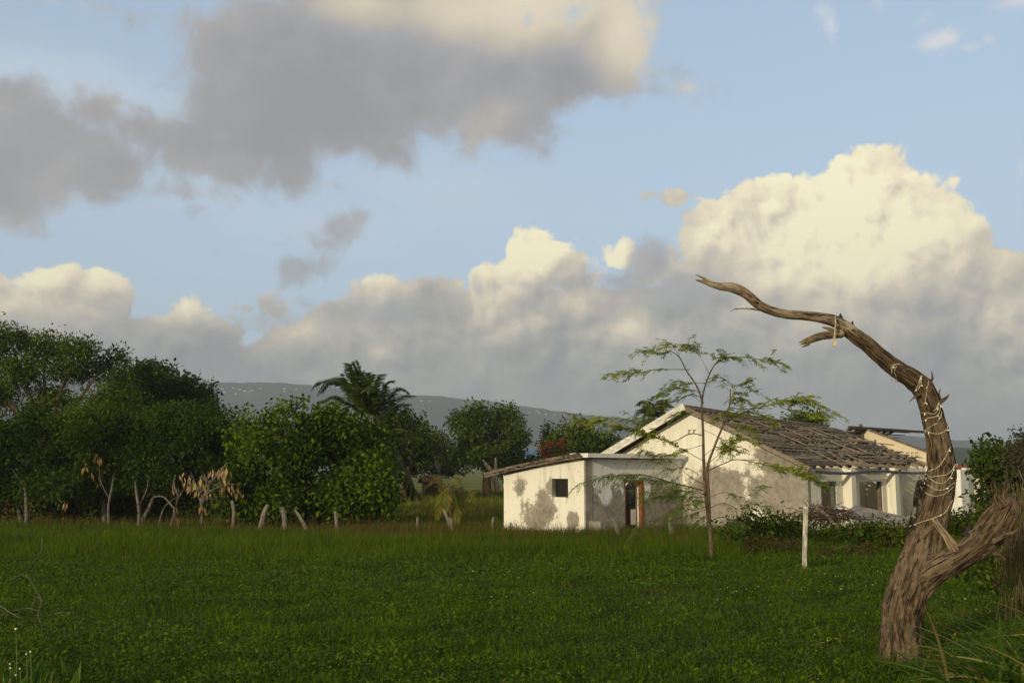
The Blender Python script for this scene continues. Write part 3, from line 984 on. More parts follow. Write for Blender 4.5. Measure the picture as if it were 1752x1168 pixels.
limb_mesh(rb_, [(1562, 1012, 22, TY + .0), (1586, 983, 23, TY - .04), (1616, 965, 21, TY - .08), (1650, 947, 20, TY - .12), (1681, 925, 21.5, TY - .16), (1703, 898, 23, TY - .2), (1719, 873, 20, TY - .24),
                (1726, 857, 16, TY - .25), (1729, 851, 8, TY - .25)], 64, 0.014, bark_disp(9.0, 0.19, 0.24), True)
low = rb_.build('low_limb', m_bark, DT, smooth=True)
s1 = MB()
limb_mesh(s1, [(1570, 938, 19, TY + .12), (1573, 905, 16, TY + .14), (1577, 870, 13.5, TY + .16), (1579, 842, 12, TY + .16), (1581, 822, 9.5, TY + .16), (1584, 812, 5, TY + .16)], 40, 0.014, bark_disp(13.0, 0.34, 0.25, 5.0), True)
s1.build('lichened_snag', m_lichen, DT, smooth=True)
s2 = MB()
limb_mesh(s2, [(1588, 872, 7, TY + .10), (1598, 890, 6.5, TY + .01), (1608, 903, 6, TY - .06), (1619, 917, 6, TY - .11), (1632, 938, 9, TY - .13), (1642, 955, 9, TY - .10)], 24, 0.012, bark_disp(17.0, 0.16, 0.1, 4.0), True)
s2.build('crossing_branch', m_smooth, DT, smooth=True)
s3 = MB()
limb_mesh(s3, [(1440, 570, 7.5, TY - .25), (1425, 572, 6.8, TY - .28), (1408, 574, 6.6, TY - .31), (1392, 579, 6.0, TY - .34), (1378, 585, 4.5, TY - .36)], 24, 0.01, bark_disp(21.0, 0.16, 0.1, 4.0), True)
for a in ((1382, 580, 1366, 586), (1380, 584, 1368, 590), (1384, 588, 1371, 594)):
    limb_mesh(s3, [(a[0], a[1], 3.0, TY - .355), ((a[0] + a[2]) / 2, (a[1] + a[3]) / 2, 2.0, TY - .36), (a[2], a[3], 0.4, TY - .37)], 8, 0.01, None)
limb_mesh(s3, [(1434, 567, 3.4, TY - .29), (1420, 563, 3, TY - .31), (1408, 560, 1.6, TY - .33)], 10, 0.01, None)
s3.build('broken_branch', m_smooth, DT, smooth=True)


def spike(rows, mat=m_bark, n=12):
    k = MB(); limb_mesh(k, [(a + (random.uniform(-1.5, 1.5) if 0 < i < len(rows) - 1 else 0), b, r * (1.0 if i == 0 else .72), Y) for i, (a, b, r, Y) in enumerate(rows)], n, 0.008, bark_disp(rows[0][0] * 0.1, 0.45, 0.35, 3.0)); k.build('snapped_twig', mat, DT, smooth=True)


spike([(1434, 553, 8, TY - .24), (1437, 545, 5.0, TY - .24), (1437, 540, 3.0, TY - .24), (1438.5, 536, 0.6, TY - .24)], m_lichen)
spike([(1457, 565, 7, TY - .2), (1459, 556, 4.5, TY - .2), (1459, 549, 1.0, TY - .2)], m_lichen)
spike([(1588, 655, 4, TY), (1594, 648, 2.6, TY), (1595, 640, 1.6, TY), (1593, 634, .4, TY)])
spike([(1594, 648, 2, TY), (1598, 645, .5, TY)], n=6)
spike([(1600, 692, 7, TY), (1612, 686, 5, TY), (1618, 680, 3, TY), (1624, 674, .6, TY)])
spike([(1606, 684, 4, TY), (1606, 672, 2.4, TY), (1609, 665, .8, TY)])
spike([(1572, 674, 4, TY - .05), (1564, 679, 2.4, TY - .06), (1555, 687, .5, TY - .07)])
spike([(1300, 530, 2.2, TY - .45), (1285, 528.5, 1.7, TY - .46), (1270, 528, 1.3, TY - .47), (1258, 529, 1.0, TY - .47), (1249, 533, .3, TY - .47)], m_smooth, 8)
spike([(1262, 529, 1.0, TY - .47), (1258, 526.5, .3, TY - .47)], m_smooth, 6)
spike([(1652, 918, 8, TY - .14), (1660, 902, 6, TY - .12), (1655, 893, 2, TY - .12)], m_lichen)
spike([(1668, 912, 7, TY - .12), (1676, 900, 3, TY - .1)], m_lichen)
spike([(1700, 925, 5, TY - .35), (1712, 922, 2.4, TY - .42), (1722, 918, .6, TY - .5)])

for rows in ([(1712, 868, 9, TY - .3), (1706, 852, 6, TY - .3), (1702, 843, 1, TY - .3)], [(1728, 862, 9, TY - .24), (1735, 850, 6, TY - .24), (1739, 843, 1, TY - .24)], [(1720, 862, 8, TY - .28), (1718, 846, 4, TY - .28), (1720, 838, .8, TY - .28)],
             [(1724, 915, 6, TY - .4), (1738, 908, 3.5, TY - .45), (1746, 899, .8, TY - .48)], [(1700, 945, 5, TY - .35), (1714, 952, 3, TY - .4), (1722, 958, .8, TY - .42)]):
    spike(rows)

# string lights ------------------------------------------------------
m_wire = plain_mat('cream_flex', (0.30, 0.26, 0.17), (0.62, 0.57, 0.42), 30, 0.6, 0.1)
m_bulb, t, out = material('clear_bulb')
principled(t, out, (0.80, 0.76, 0.58), 0.25, spec=0.5)
SL = thing('string_lights', 'cream string of small fairy lights wound loosely round the dead tree trunk', 'string lights', P(1590, 800, TY - .3))


def front(px, py, Yc, r_px, x_off):
    """point of the trunk's near side under the pixel"""
    k = max(0.0, 1 - min(1.0, abs(x_off)) ** 2) ** 0.5
    return Yc - r_px / F_PX * TY * (k * 1.06 + 0.08)


TR = [(1122, 1543, 35), (1040, 1549, 34), (950, 1575, 30), (910, 1588, 25), (872, 1597, 23.5), (835, 1606, 23), (795, 1610, 22), (745, 1604, 19), (710, 1596, 17), (685, 1589, 17), (660, 1577, 16.5), (640, 1553, 15.5), (628, 1530, 14.5), (605, 1505, 13.4), (580, 1476, 12.8)]
_ty = np.array([r[0] for r in TR][::-1], float); _tx = np.array([r[1] for r in TR][::-1], float); _tr = np.array([r[2] for r in TR][::-1], float)
WIRES = [
    [(1556, 900), (1575, 893), (1597, 886), (1615, 878), (1624, 865), (1630, 855)],
    [(1575, 832), (1583, 842), (1597, 848), (1613, 846), (1625, 838), (1632, 832)],
    [(1575, 815), (1583, 825), (1598, 836), (1612, 838), (1622, 833), (1633, 825)],
    [(1578, 812), (1590, 818), (1605, 826), (1618, 824), (1628, 812), (1632, 800), (1634, 795), (1638, 792), (1637, 798), (1632, 800)],
    [(1582, 806), (1590, 815), (1603, 814), (1618, 812), (1628, 805), (1633, 796)],
    [(1588, 806), (1600, 802), (1608, 796), (1612, 790), (1618, 782), (1624, 768), (1627, 764)],
    [(1583, 736), (1593, 740), (1602, 742), (1612, 740), (1620, 734), (1622, 726)],
    [(1584, 740), (1581, 737), (1584, 735), (1595, 728), (1604, 724)],
    [(1579, 721), (1588, 715), (1596, 714), (1602, 712), (1607, 706), (1609, 696), (1608, 690), (1606, 688)],
    [(1575, 706), (1586, 706), (1598, 708), (1604, 702), (1606, 692), (1607, 688)],
    [(1597, 703), (1602, 699), (1605, 690)], [(1605, 720), (1610, 712), (1611, 704)],
    [(1577, 695), (1583, 688), (1585, 672), (1588, 658), (1589, 651)],
    [(1566, 670), (1572, 664), (1575, 650), (1578, 642)], [(1564, 672), (1570, 660), (1574, 648), (1577, 641)], [(1569, 668), (1576, 658), (1575, 644)],
    [(1524, 642), (1527, 634), (1524, 628), (1527, 624), (1537, 623), (1545, 626)], [(1524, 648), (1530, 652), (1534, 645), (1530, 636), (1534, 626)],
    [(1527, 640), (1525, 632), (1531, 624), (1540, 622)], [(1528, 651), (1533, 653), (1536, 653), (1534, 648)],
]
bpy.context.view_layer.update()
bulbs = []
_eye = Vector((0, 0, CAM_H))
for wpath in WIRES:
    ctrl = []
    for px, py in wpath:
        cx, r = np.interp(py, _ty, _tx), np.interp(py, _ty, _tr)
        if py < 660:                                   # the upper trunk leans over: measure across it
            i = np.argmin((_ty - py) ** 2 + (_tx - px) ** 2); cx, r = _tx[i], _tr[i]
            xo = math.hypot(px - _tx[i], py - _ty[i]) / r * 0.5
        else:
            xo = (px - cx) / r
        ctrl.append(P(px, py, front(px, py, TY + .06, r, xo)))
    S = spline(ctrl, 0.012)
    pts = []
    for s in S:                                        # lay the flex on the bark
        s = Vector(s); hit = None
        for ob in (trunk, limb, low):
            ok, loc, nor, idx = ob.ray_cast(_eye - origin_of(ob), (s - _eye).normalized())
            if ok and (hit is None or loc.length < hit.length): hit = loc + origin_of(ob) - (s - _eye).normalized() * 0.008
        if hit is not None and (hit - s).length < 0.25: s = hit
        pts.append(s)
    S = [pts[0]] + [(pts[i - 1] + pts[i] * 2 + pts[i + 1]) / 4 for i in range(1, len(pts) - 1)] + [pts[-1]]
    mw = MB(); mw.tube(S, [0.0029] * len(S), 6); mw.build('wire', m_wire, SL, smooth=True)
    for i in range(4, len(S) - 2, 9):
        if random.random() < 0.72: bulbs.append(Vector(S[i]))
for i, p in enumerate(bulbs[:60]):
    b = MB()
    d = Vector((random.uniform(-.6, .6), -0.5, random.uniform(-1, 0.35))).normalized()
    b.tube([p, p + d * .010, p + d * .012, p + d * .022, p + d * .027], [.0045, .0045, .0055, .0050, .001], 8)
    b.build('bulb', m_bulb, SL, smooth=True)

# little tag hanging from the limb
TG = thing('hanging_tag', 'small yellow tag hanging on a cream cord from the dead limb', 'tag', P(1428, 590, TY - .45))
cd = MB()
S = spline([P(1429, 541, TY - .30), P(1429.5, 548, TY - .36), P(1429, 560, TY - .37), P(1428, 572, TY - .37), P(1428, 580, TY - .36)], 0.02)
cd.tube([Vector(s) for s in S], [0.0045] * len(S), 6)
S = spline([P(1428, 574, TY - .36), P(1425, 579, TY - .36), P(1427, 583.5, TY - .36), P(1430, 579, TY - .36), P(1428, 574, TY - .36)], 0.01)
cd.tube([Vector(s) for s in S], [0.003] * len(S), 6)
cd.build('cord', m_wire, TG)
tg = MB()
a = P(1427.6, 583.5, TY - .36)
w, hh, dd = 0.0125, 0.036, 0.010
tg.hexa([a + Vector((-w, -dd, -hh)), a + Vector((w, -dd, -hh)), a + Vector((w, dd, -hh)), a + Vector((-w, dd, -hh)), a + Vector((-w * .8, -dd, 0)), a + Vector((w * .8, -dd, 0)), a + Vector((w * .8, dd, 0)), a + Vector((-w * .8, dd, 0))])
tg.build('tag_body', plain_mat('tag_yellow', (0.55, 0.42, 0.10), (0.70, 0.58, 0.22), 40, 0.5), TG)

# ================================================================== foliage
def rand_unit(n):
    v = rng.normal(size=(n, 3))
    return v / np.linalg.norm(v, axis=1, keepdims=True)


def leaf_quads(C, D, N, L, Wd, fold=0.0):
    """leaf-shaped quads: centre-line starts at C, runs along D (unit), faces N; length L, width Wd (arrays)"""
    D = D / np.maximum(np.linalg.norm(D, axis=1, keepdims=True), 1e-9)
    S = np.cross(D, N); S /= np.maximum(np.linalg.norm(S, axis=1, keepdims=True), 1e-9)
    U = np.cross(S, D)
    L = np.asarray(L).reshape(-1, 1); Wd = np.asarray(Wd).reshape(-1, 1)
    a = C; b = C + D * L * 0.45 + S * Wd * 0.5 + U * fold * Wd; c_ = C + D * L; d = C + D * L * 0.45 - S * Wd * 0.5 + U * fold * Wd
    V = np.stack([a, b, c_, d], 1).reshape(-1, 3)
    F = np.arange(len(C) * 4).reshape(-1, 4)
    return V, F


def crown(name, clumps, n, size, mat, parent, droop=0.3, flat=0.0, aspect=0.5, shell=0.45, sub=5, jit=0.3):
    """clumps: list of (centre, (rx, ry, rz)). Leaves gather in small twig-end bunches spread through every clump"""
    if sub:                                              # every clump breaks up into smaller ones round its surface
        fine = []
        for c, r in clumps:
            for d in rand_unit(sub):
                k = rng.uniform(.38, .62)
                fine.append((tuple(np.array(c) + d * np.array(r) * rng.uniform(.55, .95)), tuple(np.array(r) * k)))
            fine.append((c, tuple(np.array(r) * .7)))
        clumps = fine
    vol = np.array([c[1][0] * c[1][1] * c[1][2] for c in clumps]) ** 0.72
    per = np.maximum(1, (vol / vol.sum() * n)).astype(int)
    Cs, Os = [], []
    for (c, r), k in zip(clumps, per):
        nb = max(3, k // 14)
        d = rand_unit(nb)
        rad = rng.random(nb) ** shell
        # lumps: push bunches in and out so that the outline is uneven
        ph = rng.random(3) * 6
        lump = 1 + jit * (np.sin(d[:, 0] * 4.2 + ph[0]) * np.sin(d[:, 1] * 3.7 + ph[1]) + 0.7 * np.sin(d[:, 2] * 5.1 + ph[2]) * np.sin(d[:, 0] * 6 + ph[1]))
        bc = np.array(c) + d * (rad * lump)[:, None] * np.array(r)
        rep = rng.integers(0, nb, k)
        off = rand_unit(k) * (rng.random(k) ** 0.5)[:, None] * size * 3.2
        Cs.append(bc[rep] + off)
        Os.append(d[rep])
    C = np.vstack(Cs); O = np.vstack(Os)
    D = O * 0.7 + rand_unit(len(C)) * 0.9 + np.array([0, 0, -droop])
    N = rand_unit(len(C)) * (1 - flat * 0.7) + np.array([0, 0, 1.0]) * (0.4 + flat)
    L = size * rng.uniform(0.45, 1.5, len(C))
    V, F = leaf_quads(C, D, N, L, L * aspect, 0.12)
    return obj(name, V, F, mat, parent)


def trunk_tree(parent, base, tops, r0, mat, name='trunk', fork=0.45, n=8):
    """tapered trunk with limbs running to the given points"""
    mb = MB()
    base = Vector(base)
    mean = sum((Vector(t_) for t_ in tops), Vector()) / len(tops)
    fk = base + (mean - base) * fork + Vector((random.uniform(-.2, .2), random.uniform(-.2, .2), 0))
    S = spline([(*(base - Vector((0, 0, .2))), r0 * 1.25), (*(base + (fk - base) * .4 + Vector((random.uniform(-.15, .15), 0, 0))), r0), (*fk, r0 * .75)], 0.25)
    mb.tube([Vector(s[:3]) for s in S], [s[3] for s in S], n)
    for t_ in tops:
        t_ = Vector(t_)
        mid = fk + (t_ - fk) * 0.5 + Vector((random.uniform(-.3, .3), random.uniform(-.3, .3), random.uniform(0, .35)))
        S = spline([(*fk, r0 * .6), (*mid, r0 * .35), (*t_, r0 * .10)], 0.3)
        mb.tube([Vector(s[:3]) for s in S], [s[3] for s in S], 6)
    return mb.build(name, mat, parent, smooth=True)


def px_clumps(rows, Y, dy=1.0):
    """rows: (px, py, rx, ry) in photo pixels at depth Y; gives 3-D clumps with depth of their own"""
    out = []
    for row in rows:
        px, py, rx, ry = row[:4]
        y = Y + (row[4] if len(row) > 4 else random.uniform(-dy, dy))
        p = P(px, py, y)
        k = y / F_PX
        out.append((tuple(p), (rx * k, max(rx, ry) * k * 0.9, ry * k)))
    return out


G_BARK = bark_mat('grey_bark', (0.05, 0.042, 0.034), (0.17, 0.15, 0.125), None, 4.0)
G_PALE = bark_mat('pale_bark', (0.05, 0.044, 0.036), (0.15, 0.135, 0.11), None, 4.0)
B_BARK = bark_mat('brown_bark', (0.045, 0.030, 0.018), (0.13, 0.09, 0.055), None, 4.0)
LF_ACA = leaf_mat('acacia_leaf', (0.022, 0.044, 0.002), (0.092, 0.138, 0.006), 0.25)
LF_ACAB = leaf_mat('acacia_leaf_blue', (0.016, 0.038, 0.003), (0.062, 0.108, 0.009), 0.25)
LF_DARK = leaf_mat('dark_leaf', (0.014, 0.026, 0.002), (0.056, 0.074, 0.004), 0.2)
LF_BROAD = leaf_mat('broad_leaf', (0.014, 0.036, 0.002), (0.110, 0.165, 0.006), 0.3, (0.34, 0.22, 0.03), 0.004, 0.45)
LF_MANGO = leaf_mat('mango_leaf', (0.018, 0.036, 0.002), (0.085, 0.115, 0.005), 0.2)
LF_OLIVE = leaf_mat('olive_leaf', (0.040, 0.050, 0.012), (0.085, 0.085, 0.022), 0.25)
LF_DRY = leaf_mat('dry_leaf', (0.22, 0.14, 0.065), (0.46, 0.33, 0.18), 0.25, None, 0, 0.8)
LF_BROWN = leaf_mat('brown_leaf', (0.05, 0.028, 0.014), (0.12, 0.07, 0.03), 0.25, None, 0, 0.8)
LF_RED = leaf_mat('red_bract', (0.14, 0.008, 0.018), (0.33, 0.016, 0.032), 0.3)
LF_BUSH = leaf_mat('bush_leaf', (0.015, 0.032, 0.002), (0.080, 0.115, 0.007), 0.25, (0.10, 0.045, 0.02), 0.03)


def gbase(px, Y):
    x = P(px, 800, Y).x
    return Vector((x, Y, float(gz(x, Y))))


def tree(name, label, cat, base_px, Y, rows, n, size, lmat, bmat, r0, group=None, dy=1.2, extra=(), **kw):
    b = gbase(base_px, Y)
    t_ = thing(name, label, cat, b, group)
    cl = px_clumps(rows, Y, dy)
    tops = [Vector(c[0]) for c in cl]
    trunk_tree(t_, b, tops[:10], r0, bmat)
    crown('crown', cl, n, size, lmat, t_, **kw)
    return t_, cl


# tall trees at the far left, behind
tree('acacia_tree', 'tallest spreading acacia at the far left, sky showing through its crown', 'tree', 80, 60,
     [(-60, 600, 70, 40), (20, 588, 50, 26), (75, 592, 50, 24), (130, 604, 40, 22), (40, 630, 60, 26), (185, 617, 36, 18), (120, 640, 46, 22), (-20, 660, 60, 30), (195, 650, 36, 22), (165, 684, 40, 24), (70, 690, 50, 22), (215, 690, 34, 22)],
     36000, 0.20, LF_ACA, B_BARK, 0.35, aspect=0.45, jit=0.4, droop=0.25, flat=0.3)
tree('dark_tree', 'dark round-crowned tree right of the tallest acacia, against the grey hill', 'tree', 290, 70,
     [(248, 640, 30, 16), (275, 652, 30, 18), (310, 668, 34, 18), (345, 684, 22, 22), (355, 706, 16, 16), (300, 700, 50, 24), (240, 690, 40, 36), (330, 720, 40, 18)],
     16000, 0.28, LF_DARK, B_BARK, 0.35, jit=0.35, droop=0.1, aspect=0.6)
# thicket of drooping acacias in front of them
ACA = [('drooping feathery acacia at the left edge of the thicket', 45, 44, [(-80, 760, 60, 50), (0, 735, 60, 34), (60, 722, 50, 26), (30, 770, 70, 36), (-40, 800, 70, 40), (80, 790, 50, 34), (20, 825, 60, 30), (90, 830, 40, 22)]),
       ('drooping feathery acacia with forked pale stems, between the thicket\'s left-edge tree and the dead-leaved shrub', 185, 45, [(110, 724, 50, 24), (165, 712, 50, 22), (215, 722, 46, 24), (140, 760, 60, 34), (205, 768, 54, 34), (160, 806, 60, 26), (250, 740, 40, 24), (120, 820, 50, 28), (210, 822, 44, 22), (150, 740, 50, 26)]),
       ('drooping feathery acacia rising over the dead-leaved shrub', 238, 45.5, [(265, 714, 46, 20), (310, 708, 46, 18), (350, 720, 34, 20), (290, 746, 60, 30), (345, 756, 44, 32), (245, 774, 46, 30), (310, 786, 50, 26), (382, 734, 22, 24), (375, 770, 26, 34), (270, 812, 50, 22), (390, 790, 24, 30), (330, 740, 50, 24)])]
for i, (lab, bp, Y, rows) in enumerate(ACA):
    tree('drooping_acacia', lab, 'tree', bp, Y, rows, 46000, 0.15, LF_ACAB if i != 1 else LF_ACA, G_BARK, 0.10, 'drooping acacias of the left thicket', aspect=0.40, droop=0.75, flat=0.25, jit=0.4)


def shrub(name, label, cat, px, Y, rows, n, size, lmat, group=None, bmat=B_BARK, r0=0.03, dy=0.5, **kw):
    b = gbase(px, Y)
    t_ = thing(name, label, cat, b, group)
    cl = px_clumps(rows, Y, dy)
    trunk_tree(t_, b, [Vector(c[0]) for c in cl][:8], r0, bmat, 'stem', 0.15, 6)
    crown('foliage', cl, n, size, lmat, t_, **kw)
    return t_


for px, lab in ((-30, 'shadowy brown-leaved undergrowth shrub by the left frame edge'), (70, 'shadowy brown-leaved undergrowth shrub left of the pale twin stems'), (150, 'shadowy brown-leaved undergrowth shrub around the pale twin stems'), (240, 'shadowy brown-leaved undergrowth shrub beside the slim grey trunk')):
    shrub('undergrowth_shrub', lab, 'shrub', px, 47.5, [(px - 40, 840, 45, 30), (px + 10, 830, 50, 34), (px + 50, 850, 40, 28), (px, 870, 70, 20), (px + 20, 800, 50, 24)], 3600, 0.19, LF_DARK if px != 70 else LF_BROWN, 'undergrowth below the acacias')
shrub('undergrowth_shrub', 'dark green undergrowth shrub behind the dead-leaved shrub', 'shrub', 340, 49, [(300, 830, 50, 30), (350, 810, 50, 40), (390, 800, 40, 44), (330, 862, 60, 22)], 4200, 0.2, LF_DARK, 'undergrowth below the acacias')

# stems of the thicket
for px, y0, y1, lean, lab, r in ((45, 840, 905, 2, 'straight grey tree stem at the left end of the thicket', 0.085), (187, 840, 900, -4, 'slim whitish crooked stem below the acacias', 0.055), (237, 850, 902, 3, 'grey paired stem below the acacias', 0.075), (347, 845, 900, -4, 'slim grey stem behind the hanging dead leaves', 0.06)):
    b = gbase(px, 42.5)
    o = thing('thicket_stem', lab, 'tree stem', b, 'stems of the thicket')
    mb = MB()
    S = spline([(*P(px, y1 + 8, 42.5), r * 1.2), (*P(px + lean * .4, (y0 + y1) / 2, 42.5), r), (*P(px - lean, y0 - 4, 42.7), r * .8), (*P(px - lean * 2.5, y0 - 40, 45.5), r * .4)], 0.15)
    mb.tube([Vector(s[:3]) for s in S], [s[3] for s in S], 9)
    mb.build('bark', G_BARK, o, smooth=True)
    mb = MB()
    for k in (random.choice((1, -1)),):
        S = spline([(*P(px, y0 + random.uniform(0, 20), 42.5), r * .5), (*P(px + random.uniform(8, 16) * k, y0 - 14, 42.8), r * .3), (*P(px + random.uniform(14, 26) * k, y0 - 40, 43.2), r * .12)], 0.15)
        mb.tube([Vector(s[:3]) for s in S], [s[3] for s in S], 6)
    mb.build('branch', G_BARK, o, smooth=True)

# dead-leaved shrub: pale stems hung with tan leaves
dshr = thing('dead_leaf_shrub', 'withered shrub hung with large tan dead leaves', 'shrub', gbase(310, 40.5))
mb = MB()
ends = []
for rows in ([(268, 915), (276, 880), (286, 862), (310, 846)], [(292, 900), (300, 872), (306, 850), (330, 815)], [(345, 898), (345, 870), (340, 840), (350, 815)], [(300, 872), (280, 850), (262, 850)], [(340, 845), (370, 815), (388, 792)], [(345, 850), (380, 830), (404, 828)], [(306, 850), (298, 830), (300, 812)]):
    S = spline([(*P(px, py, 40.5 + 0.2 * i), 0.045 - 0.009 * i) for i, (px, py) in enumerate(rows)], 0.1)
    mb.tube([Vector(s[:3]) for s in S], [max(0.008, s[3]) for s in S], 7)
mb.build('stem', G_PALE, dshr, smooth=True)
C = []
for (cx, cy, k) in ((320, 818, 7), (345, 815, 8), (352, 828, 9), (335, 828, 7), (368, 808, 6), (383, 802, 12), (380, 815, 6), (387, 828, 8), (400, 832, 9), (378, 835, 6), (410, 838, 4), (300, 838, 5), (318, 830, 4), (340, 838, 6), (352, 842, 4), (300, 880, 7), (348, 866, 6), (278, 908, 2), (165, 790, 4), (150, 800, 3), (112, 862, 3), (168, 820, 3), (298, 872, 5)):
    for j in range(k):
        C.append(P(cx + rng.normal() * 4.5, cy + rng.normal() * 5, 40.7 + rng.normal() * 0.3))
C = np.array(C)
D = np.array([0, 0, -1.0]) + rand_unit(len(C)) * 0.35
N = rand_unit(len(C)) * np.array([1, 1, 0.2]) + np.array([0, -0.7, 0])
L = rng.uniform(0.22, 0.42, len(C))
V, F = leaf_quads(C, D, N, L, L * 0.32, 0.2)
put_props(obj('foliage', V, F, LF_DRY, dshr), 'hanging tan dead leaves')

# big-leaved bushy tree
rows = [(440, 745, 34, 30), (462, 722, 22, 22), (488, 702, 12, 16), (515, 728, 26, 18), (548, 718, 18, 20), (578, 708, 20, 16), (604, 722, 24, 20), (424, 716, 12, 12), (412, 745, 16, 16), (532, 705, 10, 12), (415, 790, 28, 36), (480, 770, 60, 40), (560, 765, 70, 44), (615, 760, 36, 36), (430, 840, 34, 36), (500, 835, 70, 40), (580, 835, 60, 40), (640, 830, 34, 36), (660, 862, 22, 18), (672, 838, 12, 12), (635, 785, 20, 18), (640, 750, 16, 14), (402, 820, 16, 22), (460, 868, 60, 22), (560, 868, 80, 22), (417, 712, 9, 10), (509, 692, 8, 9)]
bt, cl = tree('broadleaf_tree', 'dense bright green big-leaved bushy tree in front of the coconut palm', 'tree', 540, 42, rows, 36000, 0.19, LF_BROAD, B_BARK, 0.14, dy=1.0, aspect=0.58, droop=0.55, jit=0.5, shell=0.4, sub=6)

# trees behind
tree('shade_tree', 'dark rounded tree right behind the coconut palm', 'tree', 690, 75, [(680, 715, 34, 20), (705, 735, 30, 26), (660, 740, 34, 30), (690, 770, 44, 22), (725, 768, 22, 18), (650, 780, 40, 24)], 8000, 0.30, LF_DARK, B_BARK, 0.3, jit=0.3, aspect=0.6)
tree('yellowish_tree', 'thin yellowish tree left of the big round tree', 'tree', 752, 88, [(748, 752, 16, 12), (758, 765, 16, 16), (744, 778, 16, 14)], 1500, 0.28, LF_OLIVE, G_BARK, 0.12, jit=0.4)
tree('round_tree', 'big round dark green tree with a twin-domed crown, standing alone in the far field', 'tree', 835, 92,
     [(788, 722, 22, 16), (810, 716, 24, 18), (842, 710, 34, 16), (868, 728, 24, 20), (885, 748, 14, 24), (800, 745, 36, 26), (850, 750, 40, 28), (780, 770, 26, 24), (825, 782, 50, 24), (880, 776, 20, 24), (768, 795, 20, 12), (870, 796, 30, 12)],
     17000, 0.28, LF_MANGO, B_BARK, 0.42, jit=0.32, aspect=0.55, dy=1.6)
tree('flowering_tree', 'loose green tree with red flowers behind the annexe roof', 'tree', 1000, 86, [(985, 742, 44, 16), (960, 756, 30, 14), (1020, 755, 40, 20), (1050, 760, 26, 16), (990, 770, 50, 16), (1070, 772, 26, 12)], 6500, 0.30, LF_MANGO, B_BARK, 0.2, jit=0.5, dy=1.0)
bg_ = thing('bougainvillea', 'bright red flowering bougainvillea bush above the annexe roof', 'bush', gbase(948, 80))
cl = px_clumps([(945, 764, 15, 9), (935, 772, 16, 8), (957, 768, 12, 10), (962, 757, 6, 6), (950, 780, 20, 10)], 80, 0.4)
trunk_tree(bg_, gbase(948, 80), [Vector(c[0]) for c in cl], 0.05, B_BARK, 'stem', 0.5, 6)
crown('leaves', px_clumps([(945, 776, 24, 18), (950, 790, 30, 14), (940, 764, 16, 10), (965, 765, 14, 12)], 80.4, 0.4), 2200, 0.2, LF_MANGO, bg_)
crown('blossom', cl, 620, 0.15, LF_RED, bg_, aspect=0.9, jit=.6)
tree('cypress', 'narrow dark cypress pointing up left of the red flowers', 'tree', 937, 96, [(937, 728, 3.2, 6), (937, 736, 5, 8), (937, 746, 6, 10), (937, 758, 6.5, 12)], 1000, 0.22, LF_DARK, B_BARK, 0.10, jit=0.1, dy=0.05)
tree('low_bush_tree', 'low green tree peeping over the middle of the broken board roof', 'tree', 1378, 85, [(1362, 719, 18, 9), (1385, 716, 20, 10), (1375, 728, 30, 12), (1400, 724, 12, 8)], 2500, 0.26, LF_MANGO, B_BARK, 0.15, dy=0.5)
for px, lab, w in ((700, 'dark hedge clump along the far side of the field, left of the big round tree', 30), (760, 'dark hedge clump along the far side of the field, under the big round tree', 44), (905, 'dark hedge clump beside the small blue-roofed house', 26), (660, 'dark hedge clump along the far side of the field, behind the palm', 34)):
    shrub('hedge_bush', lab, 'bush', px, 95, [(px - w * .5, 796, w * .6, 10), (px + w * .3, 792, w * .7, 12), (px, 800, w, 8)], 1700, 0.28, LF_DARK, 'bushes along the far side of the field')
tree('dark_leafy_tree', 'leafy dark green tree by the right frame edge beside the far red roof', 'tree', 1712, 38, [(1697, 770, 14, 10), (1690, 790, 20, 14), (1720, 785, 24, 18), (1700, 815, 34, 20), (1745, 800, 30, 26), (1720, 840, 40, 20), (1700, 770, 5, 8)], 4200, 0.2, LF_BUSH, B_BARK, 0.07, dy=0.6, jit=0.35, aspect=0.7)
tree('grey_twiggy_tree', 'grey-green twiggy bush tree cut by the right frame edge', 'tree', 1760, 34, [(1745, 765, 20, 16), (1770, 750, 26, 20), (1740, 790, 22, 20), (1780, 790, 40, 30)], 2200, 0.13, leaf_mat('grey_leaf', (0.035, 0.04, 0.02), (0.08, 0.075, 0.045), 0.2), G_BARK, 0.06, dy=0.6)


# palms ---------------------------------------------------------------
LF_PALM = leaf_mat('palm_leaf', (0.016, 0.030, 0.004), (0.065, 0.085, 0.012), 0.2, None, 0, 0.4)
LF_PALMY = leaf_mat('palm_leaf_yellow', (0.055, 0.075, 0.010), (0.20, 0.19, 0.022), 0.3, (0.22, 0.09, 0.02), 0.12, 0.5)
M_RACH = plain_mat('frond_rib', (0.10, 0.11, 0.04), (0.20, 0.20, 0.09), 8, 0.6)


